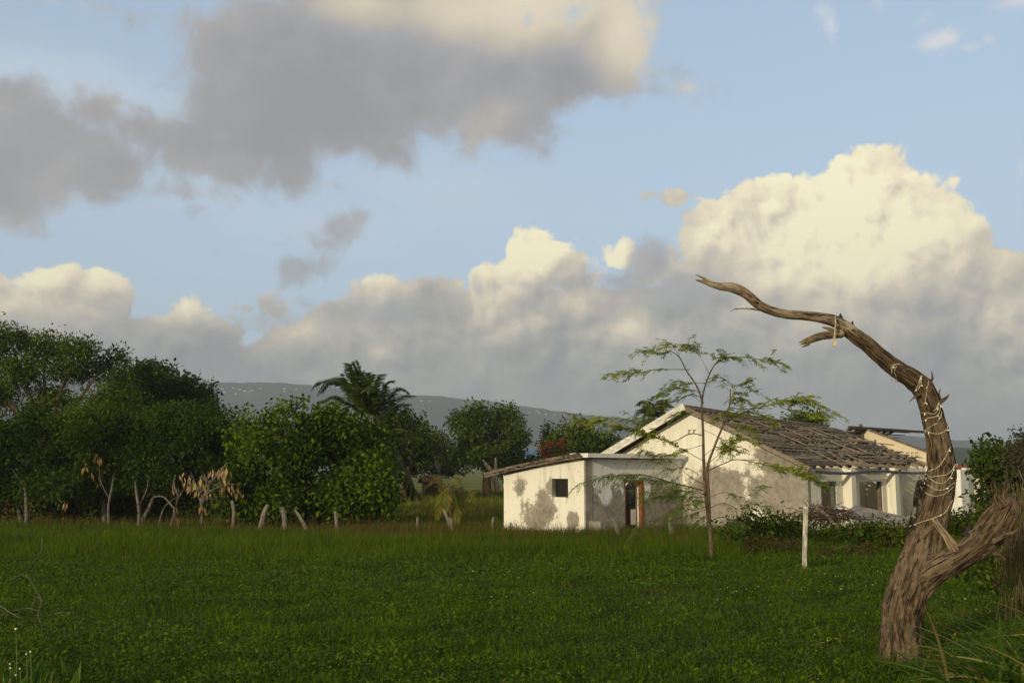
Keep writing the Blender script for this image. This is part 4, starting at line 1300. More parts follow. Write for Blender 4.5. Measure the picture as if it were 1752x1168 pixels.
def frond(parent, pts, blade, lmat, droopy=0.35, n=70, rib=0.022, name='frond'):
    """pts: 3-D curve of the midrib; leaflets on both sides"""
    S = spline(pts, 0.08)
    m = len(S)
    rb2 = MB(); rb2.tube([Vector(s) for s in S], [rib * (1 - 0.85 * i / (m - 1)) for i in range(m)], 5)
    T = np.gradient(S, axis=0); T /= np.linalg.norm(T, axis=1, keepdims=True)
    idx = np.linspace(m * 0.10, m - 1, n).astype(int)
    Cc, Dd, Nn, Ll = [], [], [], []
    for i in idx:
        f = i / (m - 1)
        up = np.array([0, 0, 1.0]); side = np.cross(T[i], up)
        if np.linalg.norm(side) < 0.05: side = np.array([1.0, 0, 0])
        side /= np.linalg.norm(side)
        ln = blade * (math.sin(math.pi * (0.12 + 0.80 * f)) ** 0.7) * rng.uniform(0.85, 1.1)
        for sg in (-1, 1):
            d = side * sg * 0.8 + T[i] * 0.65 + np.array([0, 0, -droopy]) + rng.normal(size=3) * 0.07
            Cc.append(S[i]); Dd.append(d); Nn.append(np.cross(T[i], side) * -1 + rng.normal(size=3) * 0.15); Ll.append(ln)
    V, F = leaf_quads(np.array(Cc), np.array(Dd), np.array(Nn), np.array(Ll), np.full(len(Ll), 0.066 * blade / 0.7), 0.1)
    b = len(V)
    f_ = obj(name, V, F, lmat, parent)
    rb2.build('midrib', M_RACH, f_)
    return f_


def pcurve(rows, Y):
    out = []
    for r in rows:
        p = P(r[0], r[1], Y + (r[2] if len(r) > 2 else 0))
        out.append((p.x, p.y, p.z))
    return out


CP = thing('coconut_palm', 'coconut palm with ragged upright fronds and drooping lower fronds behind the big-leaved tree', 'palm', gbase(655, 47))
mb = MB()
S = spline([(*P(650, 905, 47), 0.19), (*P(645, 850, 47), 0.15), (*P(640, 780, 47), 0.13), (*P(632, 715, 47), 0.12)], 0.2)
mb.tube([Vector(s[:3]) for s in S], [s[3] for s in S], 12); mb.build('trunk', G_BARK, CP, smooth=True)
c0 = (632, 716)
for rows, bl, dr in (([c0, (610, 670, -.2), (575, 650, -.4), (545, 652, -.6), (534, 664, -.7)], 0.85, .45), ([c0, (600, 660, .3), (582, 645, .5), (565, 648, .8), (548, 668, 1.0)], 0.8, .5),
                     ([c0, (622, 668, .4), (612, 640, .8), (600, 622, 1.1), (596, 632, 1.3)], 0.8, .3), ([c0, (620, 670, -.3), (612, 645, -.7), (604, 630, -1.0)], 0.75, .3),
                     ([c0, (622, 660, -.2), (614, 635, -.3), (608, 620, -.4)], 0.85, .2), ([c0, (630, 670, .2), (640, 650, .6), (645, 640, .9), (640, 652, 1.2)], 0.75, .3),
                     ([c0, (612, 680, -.5), (600, 655, -.9), (590, 640, -1.2)], 0.75, .35),
                     ([c0, (630, 680, -.6), (632, 665, -1.2), (630, 660, -1.8), (626, 668, -2.3)], 0.8, .4), ([c0, (645, 690, .5), (650, 668, .9), (652, 655, 1.3)], 0.65, .3),
                     ([c0, (650, 700, -.1), (670, 684, -.2), (690, 676, -.3), (707, 676, -.4)], 0.62, .35), ([c0, (655, 712, .5), (680, 692, 1), (703, 690, 1.3)], 0.55, .5),
                     ([c0, (646, 682, .2), (660, 656, .3), (672, 650, .3)], 0.7, .35), ([c0, (606, 692, -.1), (574, 676, -.3), (548, 688, -.4)], 0.7, .5), ([c0, (652, 690, -.2), (674, 664, -.4), (690, 664, -.5), (700, 672, -.6)], 0.65, .45), ([c0, (628, 665, -.5), (622, 640, -.9), (614, 634, -1.2)], .75, .3),
                     ([c0, (640, 735, -.6), (645, 755, -.9), (640, 785, -1.1)], 0.8, .7), ([c0, (652, 735, -.3), (668, 760, -.6), (672, 800, -.8)], 0.8, .8),
                     ([(640, 748), (660, 738, -.2), (682, 734, -.3), (697, 738, -.4), (696, 754, -.4)], 0.45, .7), ([(640, 760), (662, 756, -.3), (690, 790, -.6), (702, 830, -.8), (705, 848, -.8)], 1.0, .9),
                     ([(640, 768), (665, 768, -.5), (690, 800, -.9), (710, 835, -1.1), (720, 848, -1.2)], 0.95, .9)):
    frond(CP, pcurve(rows, 47), bl, LF_PALM if rows[0] == c0 else leaf_mat('palm_leaf_fading', (0.03, 0.04, 0.012), (0.09, 0.085, 0.03), 0.2), dr)

YP = thing('young_palm', 'small yellowing palm with dying orange fronds in the field', 'palm', gbase(775, 42))
mb = MB(); S = spline([(*P(775, 905, 42), 0.14), (*P(772, 860, 42), 0.10), (*P(768, 840, 42), 0.05)], 0.15)
mb.tube([Vector(s[:3]) for s in S], [s[3] for s in S], 10); mb.build('trunk', B_BARK, YP, smooth=True)
for rows in ([(768, 850), (752, 825, -.2), (740, 822, -.3), (728, 832, -.4)], [(768, 850), (764, 826, .2), (754, 814, .4), (742, 812, .6)], [(768, 850), (772, 825, .1), (780, 815, .2), (790, 828, .3), (794, 842, .3)], [(770, 850), (782, 832, -.2), (788, 845, -.3), (790, 870, -.4)],
             [(770, 852), (790, 850, 0), (808, 838, .1), (818, 836, .2)], [(768, 850), (758, 840, -.4), (752, 860, -.7), (748, 885, -.8)], [(768, 850), (768, 830, -.5), (766, 840, -.9), (764, 870, -1.0)], [(770, 850), (776, 840, -.4), (782, 862, -.7), (782, 892, -.8)]):
    frond(YP, pcurve(rows, 42), 0.48, LF_PALMY, .6, 30, 0.016)
HP = thing('garden_palm', 'dark palm standing behind the left roof slope of the house', 'palm', gbase(1118, 62))
mb = MB(); S = spline([(*P(1118, 870, 62), 0.18), (*P(1118, 790, 62), 0.15), (*P(1119, 715, 62), 0.12)], 0.3)
mb.tube([Vector(s[:3]) for s in S], [s[3] for s in S], 10); mb.build('trunk', G_BARK, HP, smooth=True)
for rows in ([(1119, 715), (1105, 698, -.2), (1092, 702, -.4), (1084, 714, -.5)], [(1119, 715), (1112, 690, .3), (1100, 684, .5), (1090, 690, .7)], [(1119, 715), (1120, 690, -.2), (1121, 678, -.2), (1124, 676, -.2)], [(1119, 715), (1130, 694, .2), (1142, 690, .3), (1150, 694, .4)],
             [(1119, 715), (1132, 704, -.3), (1144, 708, -.4), (1150, 718, -.5)], [(1119, 715), (1106, 715, -.6), (1094, 726, -.9), (1088, 742, -1.)], [(1119, 715), (1114, 700, -.7), (1108, 708, -1.3), (1104, 730, -1.5)], [(1119, 715), (1128, 690, .6), (1134, 682, 1.0), (1138, 690, 1.3)], [(1119, 715), (1112, 695, -.8), (1114, 692, -1.4), (1112, 705, -1.9)]):
    frond(HP, pcurve(rows, 62), 0.85, LF_PALM, .5, 34, 0.02)

# dead pale trunk by the annexe, in the field
o = thing('bare_stump', 'pale dead forked tree stump standing in the field left of the annexe', 'tree stump', gbase(848, 52))
mb = MB()
for rows in ([(852, 842, 8), (847, 822, 6.5), (840, 806, 6), (832, 795, 4), (826, 786, 1.5)], [(845, 815, 5), (848, 800, 3.6), (848, 782, 1.2)]):
    S = spline([(*P(a, b, 52), r * 52 / F_PX * 0.8) for a, b, r in rows], 0.1)
    mb.tube([Vector(s[:3]) for s in S], [s[3] for s in S], 10)
mb.build('bark', bark_mat('stump_bark', (0.09, 0.06, 0.04), (0.32, 0.24, 0.17), None, 4.0), o, smooth=True)

# ------------------------------------------------------------------ young acacia in front of the house
YA = 22.0
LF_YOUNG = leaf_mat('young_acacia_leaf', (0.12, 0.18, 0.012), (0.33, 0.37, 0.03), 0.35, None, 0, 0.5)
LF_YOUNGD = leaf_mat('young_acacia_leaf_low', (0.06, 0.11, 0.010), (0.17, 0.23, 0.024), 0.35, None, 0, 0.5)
ya = thing('young_acacia', 'slender young acacia with flat feathery branches standing before the gable', 'tree', gbase(1217, YA))
M_YB = bark_mat('young_bark', (0.045, 0.032, 0.020), (0.15, 0.105, 0.066), None, 6.0, 0.008)
tm = MB()
STEMS = [[(1218, 962, 5.0, 0), (1216, 920, 4.6, 0), (1212, 880, 4.2, 0), (1207, 840, 3.6, 0), (1204, 790, 3.2, .05), (1203, 740, 2.8, .1), (1201, 690, 2.2, .1), (1208, 655, 1.6, .15), (1222, 625, 1.3, .2), (1240, 608, .9, .3)],
         [(1214, 900, 3.6, -.03), (1213, 850, 3.2, -.05), (1211, 800, 2.8, -.1), (1222, 765, 2.4, -.15), (1238, 725, 2.0, -.2), (1248, 695, 1.5, -.25), (1250, 665, 1.0, -.3)],
         [(1203, 690, 2.0, .1), (1192, 660, 1.8, .1), (1175, 635, 1.5, .05), (1163, 612, 1.1, 0), (1148, 600, .7, -.1)]]
for rows in STEMS:
    S = spline([(*P(a, b, YA + d), r * .82 * YA / F_PX) for a, b, r, d in rows], 0.05)
    tm.tube([Vector(s[:3]) for s in S], [s[3] for s in S], 9)
tm.build('trunk', M_YB, ya, smooth=True)
# branches: (pixel polyline, leafy from which fraction, low?)
BR = [([(1148, 600), (1125, 604), (1105, 600), (1080, 607)], .1, 0), ([(1163, 610), (1150, 590), (1140, 592), (1125, 597)], .3, 0), ([(1180, 632), (1130, 632), (1090, 637), (1040, 641)], .25, 0), ([(1160, 605), (1175, 595), (1176, 580)], .3, 0),
      ([(1214, 640), (1195, 605), (1178, 590), (1165, 592)], .55, 0), ([(1222, 625), (1245, 612), (1280, 612), (1320, 618), (1348, 626)], .15, 0), ([(1225, 622), (1232, 612), (1240, 610)], .2, 0), ([(1208, 655), (1180, 655), (1150, 660), (1132, 672)], .3, 0),
      ([(1203, 670), (1180, 668), (1158, 664), (1130, 675)], .3, 0), ([(1206, 650), (1230, 645), (1260, 660), (1282, 650)], .25, 0), ([(1250, 668), (1270, 672), (1295, 668)], .2, 0), ([(1204, 690), (1180, 676), (1160, 685)], .5, 0),
      ([(1248, 697), (1280, 700), (1330, 690), (1370, 682), (1400, 692), (1447, 716)], .2, 0), ([(1330, 690), (1345, 700), (1390, 708), (1425, 712)], .2, 0), ([(1300, 697), (1320, 684), (1350, 686), (1392, 684)], .2, 0), ([(1238, 728), (1270, 706), (1310, 712), (1330, 725)], .3, 0),
      ([(1205, 745), (1180, 742), (1150, 755), (1110, 745), (1075, 735), (1020, 722), (985, 718)], .35, 0), ([(1110, 745), (1085, 722), (1050, 716), (1020, 722)], .2, 0), ([(1207, 790), (1170, 770), (1130, 750), (1095, 738), (1085, 735)], .55, 0), ([(1205, 760), (1165, 772), (1140, 778), (1120, 780)], .4, 0),
      ([(1208, 830), (1180, 815), (1150, 790), (1125, 780), (1090, 765)], .7, 1), ([(1208, 840), (1150, 825), (1100, 812), (1050, 815), (1000, 824), (985, 833)], .25, 1), ([(1150, 825), (1110, 820), (1070, 812), (1040, 814)], .1, 1), ([(1207, 845), (1170, 840), (1130, 835), (1100, 842)], .2, 1),
      ([(1208, 850), (1170, 850), (1140, 848), (1098, 856)], .25, 1), ([(1210, 865), (1190, 872), (1160, 868), (1130, 884), (1100, 890)], .3, 1), ([(1210, 870), (1180, 880), (1150, 888)], .3, 1), ([(1206, 830), (1185, 840), (1160, 836)], .2, 1), ([(1206, 842), (1180, 862), (1165, 860)], .2, 1), ([(1209, 860), (1185, 855), (1162, 846)], .2, 1),
      ([(1211, 805), (1240, 792), (1262, 786), (1310, 795), (1360, 806), (1420, 835)], .45, 0), ([(1262, 786), (1300, 788), (1340, 800), (1390, 812)], .5, 0), ([(1215, 790), (1240, 770), (1270, 750), (1300, 760)], .5, 0), ([(1213, 850), (1240, 842), (1270, 850), (1300, 838)], .45, 1),
      ([(1212, 870), (1240, 860), (1262, 870), (1285, 862), (1310, 868)], .4, 1), ([(1214, 890), (1240, 885), (1265, 900), (1290, 895)], .4, 1), ([(1204, 725), (1225, 715), (1245, 702)], .4, 0), ([(1203, 715), (1185, 705), (1165, 712)], .5, 0), ([(1204, 780), (1225, 765), (1245, 770), (1262, 760)], .4, 0),
      ([(1203, 735), (1225, 745), (1240, 760), (1235, 780)], .5, 0), ([(1212, 880), (1195, 890), (1185, 905)], .3, 1), ([(1206, 820), (1175, 800), (1150, 802), (1128, 792)], .4, 1), ([(1250, 690), (1262, 680), (1275, 684)], .3, 0), ([(1238, 720), (1262, 726), (1285, 740)], .4, 0), ([(1210, 850), (1180, 832), (1150, 845), (1125, 842)], .3, 1)]
bm_ = MB()
LV = {0: ([], [], [], []), 1: ([], [], [], [])}
PATHS = []
for rows, f0, lowb in BR:
    y0 = rng.uniform(-.15, .15)
    dyy = rng.uniform(-.9, .9)
    S = spline([(*P(a, b, YA + y0 + dyy * i / (len(rows) - 1)),) for i, (a, b) in enumerate(rows)], 0.05)
    PATHS.append((S, f0, lowb))
    m = len(S)
    for q_ in range(max(1, int(m * 0.05 * 6.0))):            # side twigs, mostly level, reaching out and forward
        i0 = int(m * rng.uniform(max(.1, f0 * .7), .96)); i0 = min(i0, m - 2)
        tdir = S[i0 + 1] - S[i0]; tdir /= np.linalg.norm(tdir)
        hor = np.cross(tdir, [0, 0, 1.0]); hor /= max(1e-6, np.linalg.norm(hor))
        d = tdir * rng.uniform(.3, 1.0) + hor * rng.normal() * .9 + np.array([0, 0, rng.normal() * .22 - (.12 if lowb else -.03)])
        d /= np.linalg.norm(d); ln = rng.uniform(.18, .5)
        PATHS.append((spline([tuple(S[i0]), tuple(S[i0] + d * ln * .5 + np.array([0, 0, .02])), tuple(S[i0] + d * ln - np.array([0, 0, .03]))], 0.05), .15, lowb))
for S, f0, lowb in PATHS:
    m = len(S)
    r0 = 0.003 + 0.0035 * m * 0.05
    bm_.tube([Vector(s) for s in S], [max(0.0028, r0 * (1 - 0.8 * i / m)) for i in range(m)], 5)
    C_, D_, N_, L_ = LV[lowb]
    T = np.gradient(S, axis=0); T /= np.linalg.norm(T, axis=1, keepdims=True)
    i = int(m * f0)
    while i < m:
        # a pinnate leaf: short stalk with two rows of leaflets
        side = 1 if rng.random() < .5 else -1
        k = 1
        for _ in range(k + (rng.random() < .5)):
            base_ = S[i] + rng.normal(size=3) * 0.008
            hor = np.cross(T[i], [0, 0, 1.0]); hor /= max(1e-6, np.linalg.norm(hor))
            ang = rng.uniform(0, 2 * math.pi)
            d = T[i] * rng.uniform(.2, .8) + hor * math.cos(ang) * .9 + np.array([0, 0, math.sin(ang) * .30 - (0.28 if lowb else 0.05)])
            d /= np.linalg.norm(d)
            ln = rng.uniform(.09, .19) * (1.25 if lowb else 0.95)
            n_ = 8
            sd2 = np.cross(d, [0, 0, 1.0]); sd2 /= max(1e-6, np.linalg.norm(sd2))
            for j in range(n_):
                pos = base_ + d * ln * (j + .6) / n_ + np.array([0, 0, -0.10 * ln * (j / n_) ** 2 * 3])
                for sg in (-1, 1):
                    C_.append(pos); D_.append(sd2 * sg + d * .45 + rng.normal(size=3) * .1); N_.append(np.array([0, -.5, 1.0]) + rng.normal(size=3) * .6); L_.append((.034 if lowb else .048) * rng.uniform(.8, 1.3))
        i += rng.integers(1, 3)
bm_.build('branch', M_YB, ya, smooth=True)
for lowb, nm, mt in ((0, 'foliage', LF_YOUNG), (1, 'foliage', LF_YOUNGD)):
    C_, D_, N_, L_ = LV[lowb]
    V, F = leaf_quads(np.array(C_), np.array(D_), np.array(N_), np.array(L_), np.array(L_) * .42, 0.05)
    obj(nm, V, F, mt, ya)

# ================================================================== far buildings
def gabled(name, label, cat, px, Y, w, d, h, rise, wallc, roofc, z0=None, group=None, rz=0.5, loc=None, parts=True):
    b = Vector(loc) if loc is not None else gbase(px, Y)
    if z0 is not None: b.z = z0
    ca, sa = math.cos(rz), math.sin(rz)
    def T(x, y, z): return Vector((b.x + ca * x - sa * y, b.y + sa * x + ca * y, b.z + z))
    wv = MB()
    prof = [(-d / 2, -1), (-d / 2, h), (0, h + rise), (d / 2, h), (d / 2, -1)]
    V = [T(-w / 2, y, z) for y, z in prof] + [T(w / 2, y, z) for y, z in prof]
    wv.add(V, [(0, 1, 2, 3, 4), (9, 8, 7, 6, 5)] + [(i, i + 5, (i + 1) % 5 + 5, (i + 1) % 5) for i in range(5)])
    if not parts:
        return put_props(wv.build(name, wallc, None, b), label, cat, group)
    o = thing(name, label, cat, b, group)
    wv.build('wall', wallc, o)
    rf = MB()
    e = 0.35
    k = rise / (d / 2)
    for sg in (1, -1):
        c = [T(-w / 2 - e, sg * (d / 2 + e), h - k * e + .03), T(w / 2 + e, sg * (d / 2 + e), h - k * e + .03), T(w / 2 + e, 0, h + rise + .03), T(-w / 2 - e, 0, h + rise + .03)]
        rf.hexa(c + [v + Vector((0, 0, .14)) for v in c])
    rf.build('roof', roofc, o)
    return o


m_bluer = plain_mat('blue_roof', (0.06, 0.11, 0.19), (0.10, 0.17, 0.27), 0.4, 0.6)
m_redr = plain_mat('red_roof', (0.16, 0.035, 0.02), (0.25, 0.06, 0.035), 0.6, 0.8)
m_shed = plain_mat('shed_brick', (0.05, 0.020, 0.014), (0.10, 0.045, 0.030), 1.5, 0.9)
m_pale = plain_mat('pale_wall', (0.55, 0.52, 0.44), (0.68, 0.65, 0.56), 0.4, 0.9)
gabled('far_house', 'small white house with a pale blue roof beyond the trees', 'house', 909, 140, 7.0, 6.0, 3.6, 1.6, m_pale, m_bluer, rz=0.15)
gabled('far_house', 'low house with a dull red roof behind the end pier at the right', 'house', 1672, 74, 4.6, 5.0, 2.2, 0.5, m_pale, m_redr, rz=0.2)
gabled('far_house', 'tiny brick-red shed at the far side of the field left of the big round tree', 'shed', 736, 100, 1.3, 1.6, 1.3, 0.4, m_shed, m_shed, rz=0.3)
bpy.context.view_layer.update()
hill_o = [o for o in bpy.data.objects if o.name.startswith('hills')]
hh = plain_mat('hill_house_wall', (0.22, 0.22, 0.20), (0.50, 0.49, 0.45), 0.05, 0.9)
eye = Vector((0, 0, CAM_H))
for (px, py, w) in ((381, 662, 9), (383, 668, 11), (399, 661, 6), (410, 664, 7), (419, 666, 8), (431, 665, 9), (427, 667, 6), (404, 671, 7), (386, 699, 8), (379, 702, 5), (446, 662, 6), (487, 662, 8), (486, 667, 7), (506, 664, 6),
                    (652, 677, 8), (662, 676, 6), (690, 676, 8), (721, 683, 7), (735, 684, 6), (905, 703, 7), (919, 701, 8), (923, 704, 6), (934, 706, 8), (964, 709, 7), (948, 707, 5),
                    (1497, 752, 7), (1508, 756, 6), (1446, 752, 7), (1475, 757, 6), (1520, 758, 5)):
    d = (P(px, py + 3, 100) - eye).normalized()
    best = None
    for ho in hill_o:
        ok, loc, nor, idx = ho.ray_cast(eye - ho.location, d)
        if ok and (best is None or loc.length < best.length): best = loc
    if best is None: continue
    s = best.y / F_PX
    gabled('hillside_house', 'tiny white house far off on the hazy hillside', 'house', px, 0, w * s * random.uniform(.35, .8), w * s * 0.4, 1.3 * s, 0.7 * s, hh, hh, loc=best + Vector((0, 0, -0.5)), group='white houses on the far hillside', rz=random.uniform(-.6, .6), parts=False)

# ================================================================== fence posts
M_POST = bark_mat('post_wood', (0.085, 0.072, 0.055), (0.24, 0.21, 0.165), None, 5.0, 0.01)
M_POSTW = plain_mat('post_whitewash', (0.13, 0.10, 0.07), (0.60, 0.57, 0.49), 16.0, 0.9, 0.7, 0.006, (1, 1, .25))
GRP = 'old wooden fence posts along the field edge'
POSTS = [((397, 856), (400, 878), (398, 900), 38.5, .075, 'pale bowed fence post between the dead-leaved shrub and the big-leaved tree'),
         ((458, 863), (451, 880), (443, 908), 37.5, .10, 'thick grey fence post leaning right, before the big-leaved tree'),
         ((482, 867), (486, 882), (488, 910), 37.5, .10, 'thick grey fence post leaning slightly left, before the big-leaved tree'),
         ((503, 872), (513, 884), (526, 900), 38.0, .075, 'fence post tilted steeply to the left, before the big-leaved tree'),
         ((574, 874), (575, 888), (578, 908), 38.0, .075, 'short pale upright fence post at the right foot of the big-leaved tree'),
         ((715, 884), (714, 895), (713, 912), 37.5, .06, 'short pale fence post stub left of the young palm'),
         ((757, 870), (763, 880), (772, 900), 38.5, .065, 'pale fence post tilted left under the young palm'),
         ((770, 885), (773, 895), (772, 912), 37.0, .06, 'knobbly pale fence stub at the foot of the tilted post'),
         ((845, 884), (843, 893), (842, 910), 37.0, .06, 'knobbly pale fence stub left of the annexe corner'),
         ((1045, 886), (1053, 897), (1064, 926), 33.0, .075, 'bent pale fence post leaning before the doorway'),
         ((1149, 885), (1147, 895), (1152, 920), 33.0, .08, 'knobbly pale fence stub right of the doorway'),
         ((1324, 880), (1321, 895), (1317, 930), 29.0, .075, 'slim grey fence post leaning right among the bushes before the gable'),
         ((1448, 893), (1446, 905), (1449, 932), 28.0, .085, 'short chipped white fence post among the bushes below the veranda')]
for (a, b, c_, Y, r, lab) in POSTS:
    o = thing('fence_post', lab, 'fence post', gbase(c_[0], Y), GRP)
    S = spline([(*P(*a, Y), r * .8), (*P(*b, Y), r), (*P(c_[0], c_[1] + 8, Y), r * 1.1)], 0.04)
    V, F = tube_arrays([Vector(s[:3]) for s in S], [s[3] * .85 for s in S], 14, bark_disp(a[0], 0.18, 0.2, 4.0))
    F += [tuple(range(14))[::-1], tuple(range(len(V) - 14, len(V)))]
    obj('post', V, F, M_POSTW if a[0] == 1448 else M_POST, o, smooth=False)
o = thing('fence_post', 'tall straight whitewashed square post standing before the gable corner', 'fence post', gbase(1376, 19.2), GRP)
mb = MB(); mb.beam(P(1376, 975, 19.2), P(1378.4, 866, 19.2), 0.082, 0.082, (0.25, 1, 0)); mb.build('post', M_POSTW, o)
bw = thing('barbed_wire', 'sagging rusty barbed wire running left from the whitewashed square post', 'wire', P(1378, 874, 19.2))
m_rust = plain_mat('rusty_wire', (0.05, 0.03, 0.02), (0.12, 0.07, 0.045), 20, 0.8)
mb = MB()
S = spline([P(1377.5, 872, 19.12), P(1345, 880, 22.5), P(1322, 884, 28.9), P(1235, 884, 31), P(1150, 888, 32.9)], 0.2)
mb.tube([Vector(s) for s in S], [.004] * len(S), 5)
mb.build('strand', m_rust, bw)
mb = MB()
for s in S[::2]:
    for k in range(3):
        mb.beam(Vector(s) - Vector(rand_unit(1)[0]) * .02, Vector(s) + Vector(rand_unit(1)[0]) * .02, .004, .004)
mb.build('barbs', m_rust, bw)

# ================================================================== bushes and rubble before the veranda
BUS = [(1295, 26.5, [(1285, 892, 26, 14), (1310, 886, 22, 10), (1270, 905, 26, 18), (1300, 915, 36, 20), (1330, 905, 26, 20)], 'dark leafy bush before the right half of the gable'),
       (1350, 28, [(1350, 898, 20, 8), (1345, 912, 28, 14), (1375, 908, 22, 12)], 'low leafy bush just left of the whitewashed post'),
       (1500, 25, [(1490, 905, 30, 10), (1520, 908, 34, 14), (1480, 920, 36, 16), (1530, 930, 40, 20), (1552, 910, 18, 16)], 'dense green bush below the veranda, left of the dead tree'),
       (1430, 27, [(1425, 920, 36, 12), (1455, 915, 28, 10), (1410, 934, 34, 12)], 'low tangled bush below the fallen sheet'),
       (1640, 30, [(1640, 888, 26, 14), (1670, 895, 24, 18), (1620, 905, 30, 16)], 'green bush at the foot of the end pier'),
       (1690, 14, [(1700, 905, 16, 18), (1725, 930, 40, 30), (1680, 960, 50, 22), (1760, 890, 40, 40)], 'dark bush behind the low limb of the dead tree')]
for px, Y, rows, lab in BUS:
    shrub('bush', lab, 'bush', px, Y, rows, 1900, 0.105 if Y > 20 else 0.07, LF_BUSH, 'bushes before the veranda', dy=0.45, aspect=0.55, jit=0.45)
shrub('garden_bush', 'sunlit green bush seen through the inner doorway beyond the veranda', 'bush', 1490, 53, [(1484, 872, 14, 14), (1494, 880, 14, 12), (1490, 855, 14, 14), (1487, 838, 12, 12), (1500, 862, 10, 14)], 2600, .16, LF_BUSH, None, dy=.4)
# withered olive scrub lower down
for px, Y, rows, lab in ((1320, 22.5, [(1310, 935, 34, 16), (1345, 930, 26, 14), (1290, 950, 20, 8)], 'withered brown-green scrub clump left of the whitewashed post'), (1450, 22, [(1440, 950, 40, 14), (1480, 945, 26, 12), (1410, 950, 20, 12)], 'withered brown-green scrub clump right of the whitewashed post')):
    shrub('scrub', lab, 'shrub', px, Y, rows, 2400, 0.06, leaf_mat('scrub_leaf', (0.035, 0.032, 0.010), (0.075, 0.062, 0.020), 0.25, (0.12, 0.07, 0.03), 0.2), 'withered scrub by the post', dy=0.4, aspect=0.35)

rub = thing('fallen_sheet', 'fallen pinkish grey roofing sheet lying on the rubble below the veranda', 'roofing sheet', P(1490, 885, 31.5))
m_sheet = plain_mat('pink_sheet', (0.17, 0.14, 0.125), (0.33, 0.28, 0.25), 3.0, 0.85, 0.4)
mb = MB()
q4 = [P(1440, 884, 31.0), P(1562, 905, 31.2), P(1540, 884, 33.2), P(1462, 866, 33.0)]
mb.hexa(q4 + [v + Vector((0.0, -0.02, 0.05)) for v in q4]); mb.build('sheet', m_sheet, rub)
ck = thing('plaster_chunk', 'white broken plaster chunk on top of the brushwood pile', 'rubble chunk', P(1436, 868, 31.8))
V = []
for v in rand_unit(26):
    V.append(P(1436, 868, 31.8) + Vector((v[0] * .22, v[1] * .2, v[2] * .12)))
import bmesh
bmh = bmesh.new()
for v in V: bmh.verts.new(v)
bmesh.ops.convex_hull(bmh, input=bmh.verts)
me_v = [v.co.copy() for v in bmh.verts]; bmh.verts.index_update(); me_f = [[v.index for v in f.verts] for f in bmh.faces]; bmh.free()
obj('plaster', me_v, me_f, M_verge, ck)
pile = thing('brushwood_pile', 'heap of dry brown brushwood and sticks below the veranda', 'brush pile', P(1410, 890, 31))
mb = MB()
for k in range(260):
    c_ = P(1412 + rng.normal() * 24, 890 - abs(rng.normal()) * 10, 31 + rng.normal() * .5)
    d = Vector((rng.normal(), rng.normal() * .5, rng.normal() * .35)).normalized()
    L = rng.uniform(.25, .8)
    mb.tube([c_ - d * L / 2, c_ + Vector((0, 0, .04)), c_ + d * L / 2], [.012, .012, .005], 4, False)
mb.build('brushwood', plain_mat('brushwood', (0.035, 0.022, 0.014), (0.12, 0.085, 0.055), 4, 0.9, per_piece=.8), pile)
mb = MB()
mb.tube([P(1390, 863, 31.3), P(1420, 886, 30.2), P(1428, 900, 29.6)], [.05, .06, .05], 8)
mb.build('plank_end', M_oldl, pile)

# ================================================================== field vegetation
def scatter(n, y0, y1, pw, xk=0.56, xo=1.5):
    """points spread over the visible wedge; pw shapes the fall-off with distance"""
    u_ = rng.random(n)
    a = 2 - pw
    y = (y0 ** a + u_ * (y1 ** a - y0 ** a)) ** (1 / a)
    x = rng.uniform(-1, 1, n) * (xk * y + xo)
    m = n // 8                                          # a thinner margin either side of the wedge
    xs_ = np.where(rng.random(m) < .5, -1, 1) * (xk * y[:m] + xo + rng.random(m) * 3.5)
    return np.concatenate([x, xs_]), np.concatenate([y, y[:m]])


def clump_field(x, y, sc, seed):
    """cheap patchiness 0..1"""
    s = np.sin(x * sc + seed) * np.cos(y * sc * 1.3 - seed * 2) + np.sin(x * sc * 2.3 - y * sc * 1.7 + seed * 3) * .6 + np.sin(x * sc * 0.4 + y * sc * .5 + seed) * .8
    return np.clip(s * .25 + .5, 0, 1)


def blades(x, y, h, w, lean=0.35, bend=0.4, z0=None):
    """grass blades of two quads each (tapering); returns V, F"""
    n = len(x)
    z = gz(x, y) - 0.015 if z0 is None else z0
    az_b = rng.random(n) * 2 * math.pi
    ld = np.stack([np.cos(az_b), np.sin(az_b), np.zeros(n)], 1)
    fa = rng.random(n) * 2 * math.pi
    wd = np.stack([np.cos(fa), np.sin(fa), np.zeros(n)], 1) * (w * .5)[:, None]
    b = np.stack([x, y, z], 1)
    m1 = b + np.stack([np.zeros(n), np.zeros(n), h * .55], 1) + ld * (h * lean * rng.random(n) * .5)[:, None]
    tp = b + np.stack([np.zeros(n), np.zeros(n), h * (1 - bend * .3 * rng.random(n))], 1) + ld * (h * (lean + bend) * rng.random(n))[:, None]
    V = np.stack([b - wd, b + wd, m1 + wd * .8, m1 - wd * .8, tp + wd * .12, tp - wd * .12], 1).reshape(-1, 3)
    k = np.arange(n)[:, None] * 6
    F = np.concatenate([k + np.array([[0, 1, 2, 3]]), k + np.array([[3, 2, 4, 5]])], 0)
    return V, F


GR1 = leaf_mat('short_grass', (0.022, 0.054, 0.002), (0.094, 0.166, 0.005), 0.3, (0.075, 0.055, 0.018), 0.05, 0.55, 1.1)
GR2 = leaf_mat('soft_grass', (0.032, 0.066, 0.002), (0.088, 0.146, 0.005), 0.3, (0.11, 0.08, 0.025), 0.10, 0.6, 0.5)
WEED = leaf_mat('weed_leaf', (0.018, 0.045, 0.002), (0.078, 0.138, 0.005), 0.25, (0.085, 0.045, 0.02), 0.02, 0.5, 1.3)
DRYG = leaf_mat('seed_grass', (0.055, 0.045, 0.014), (0.13, 0.075, 0.03), 0.3, None, 0, 0.7, 0.6)

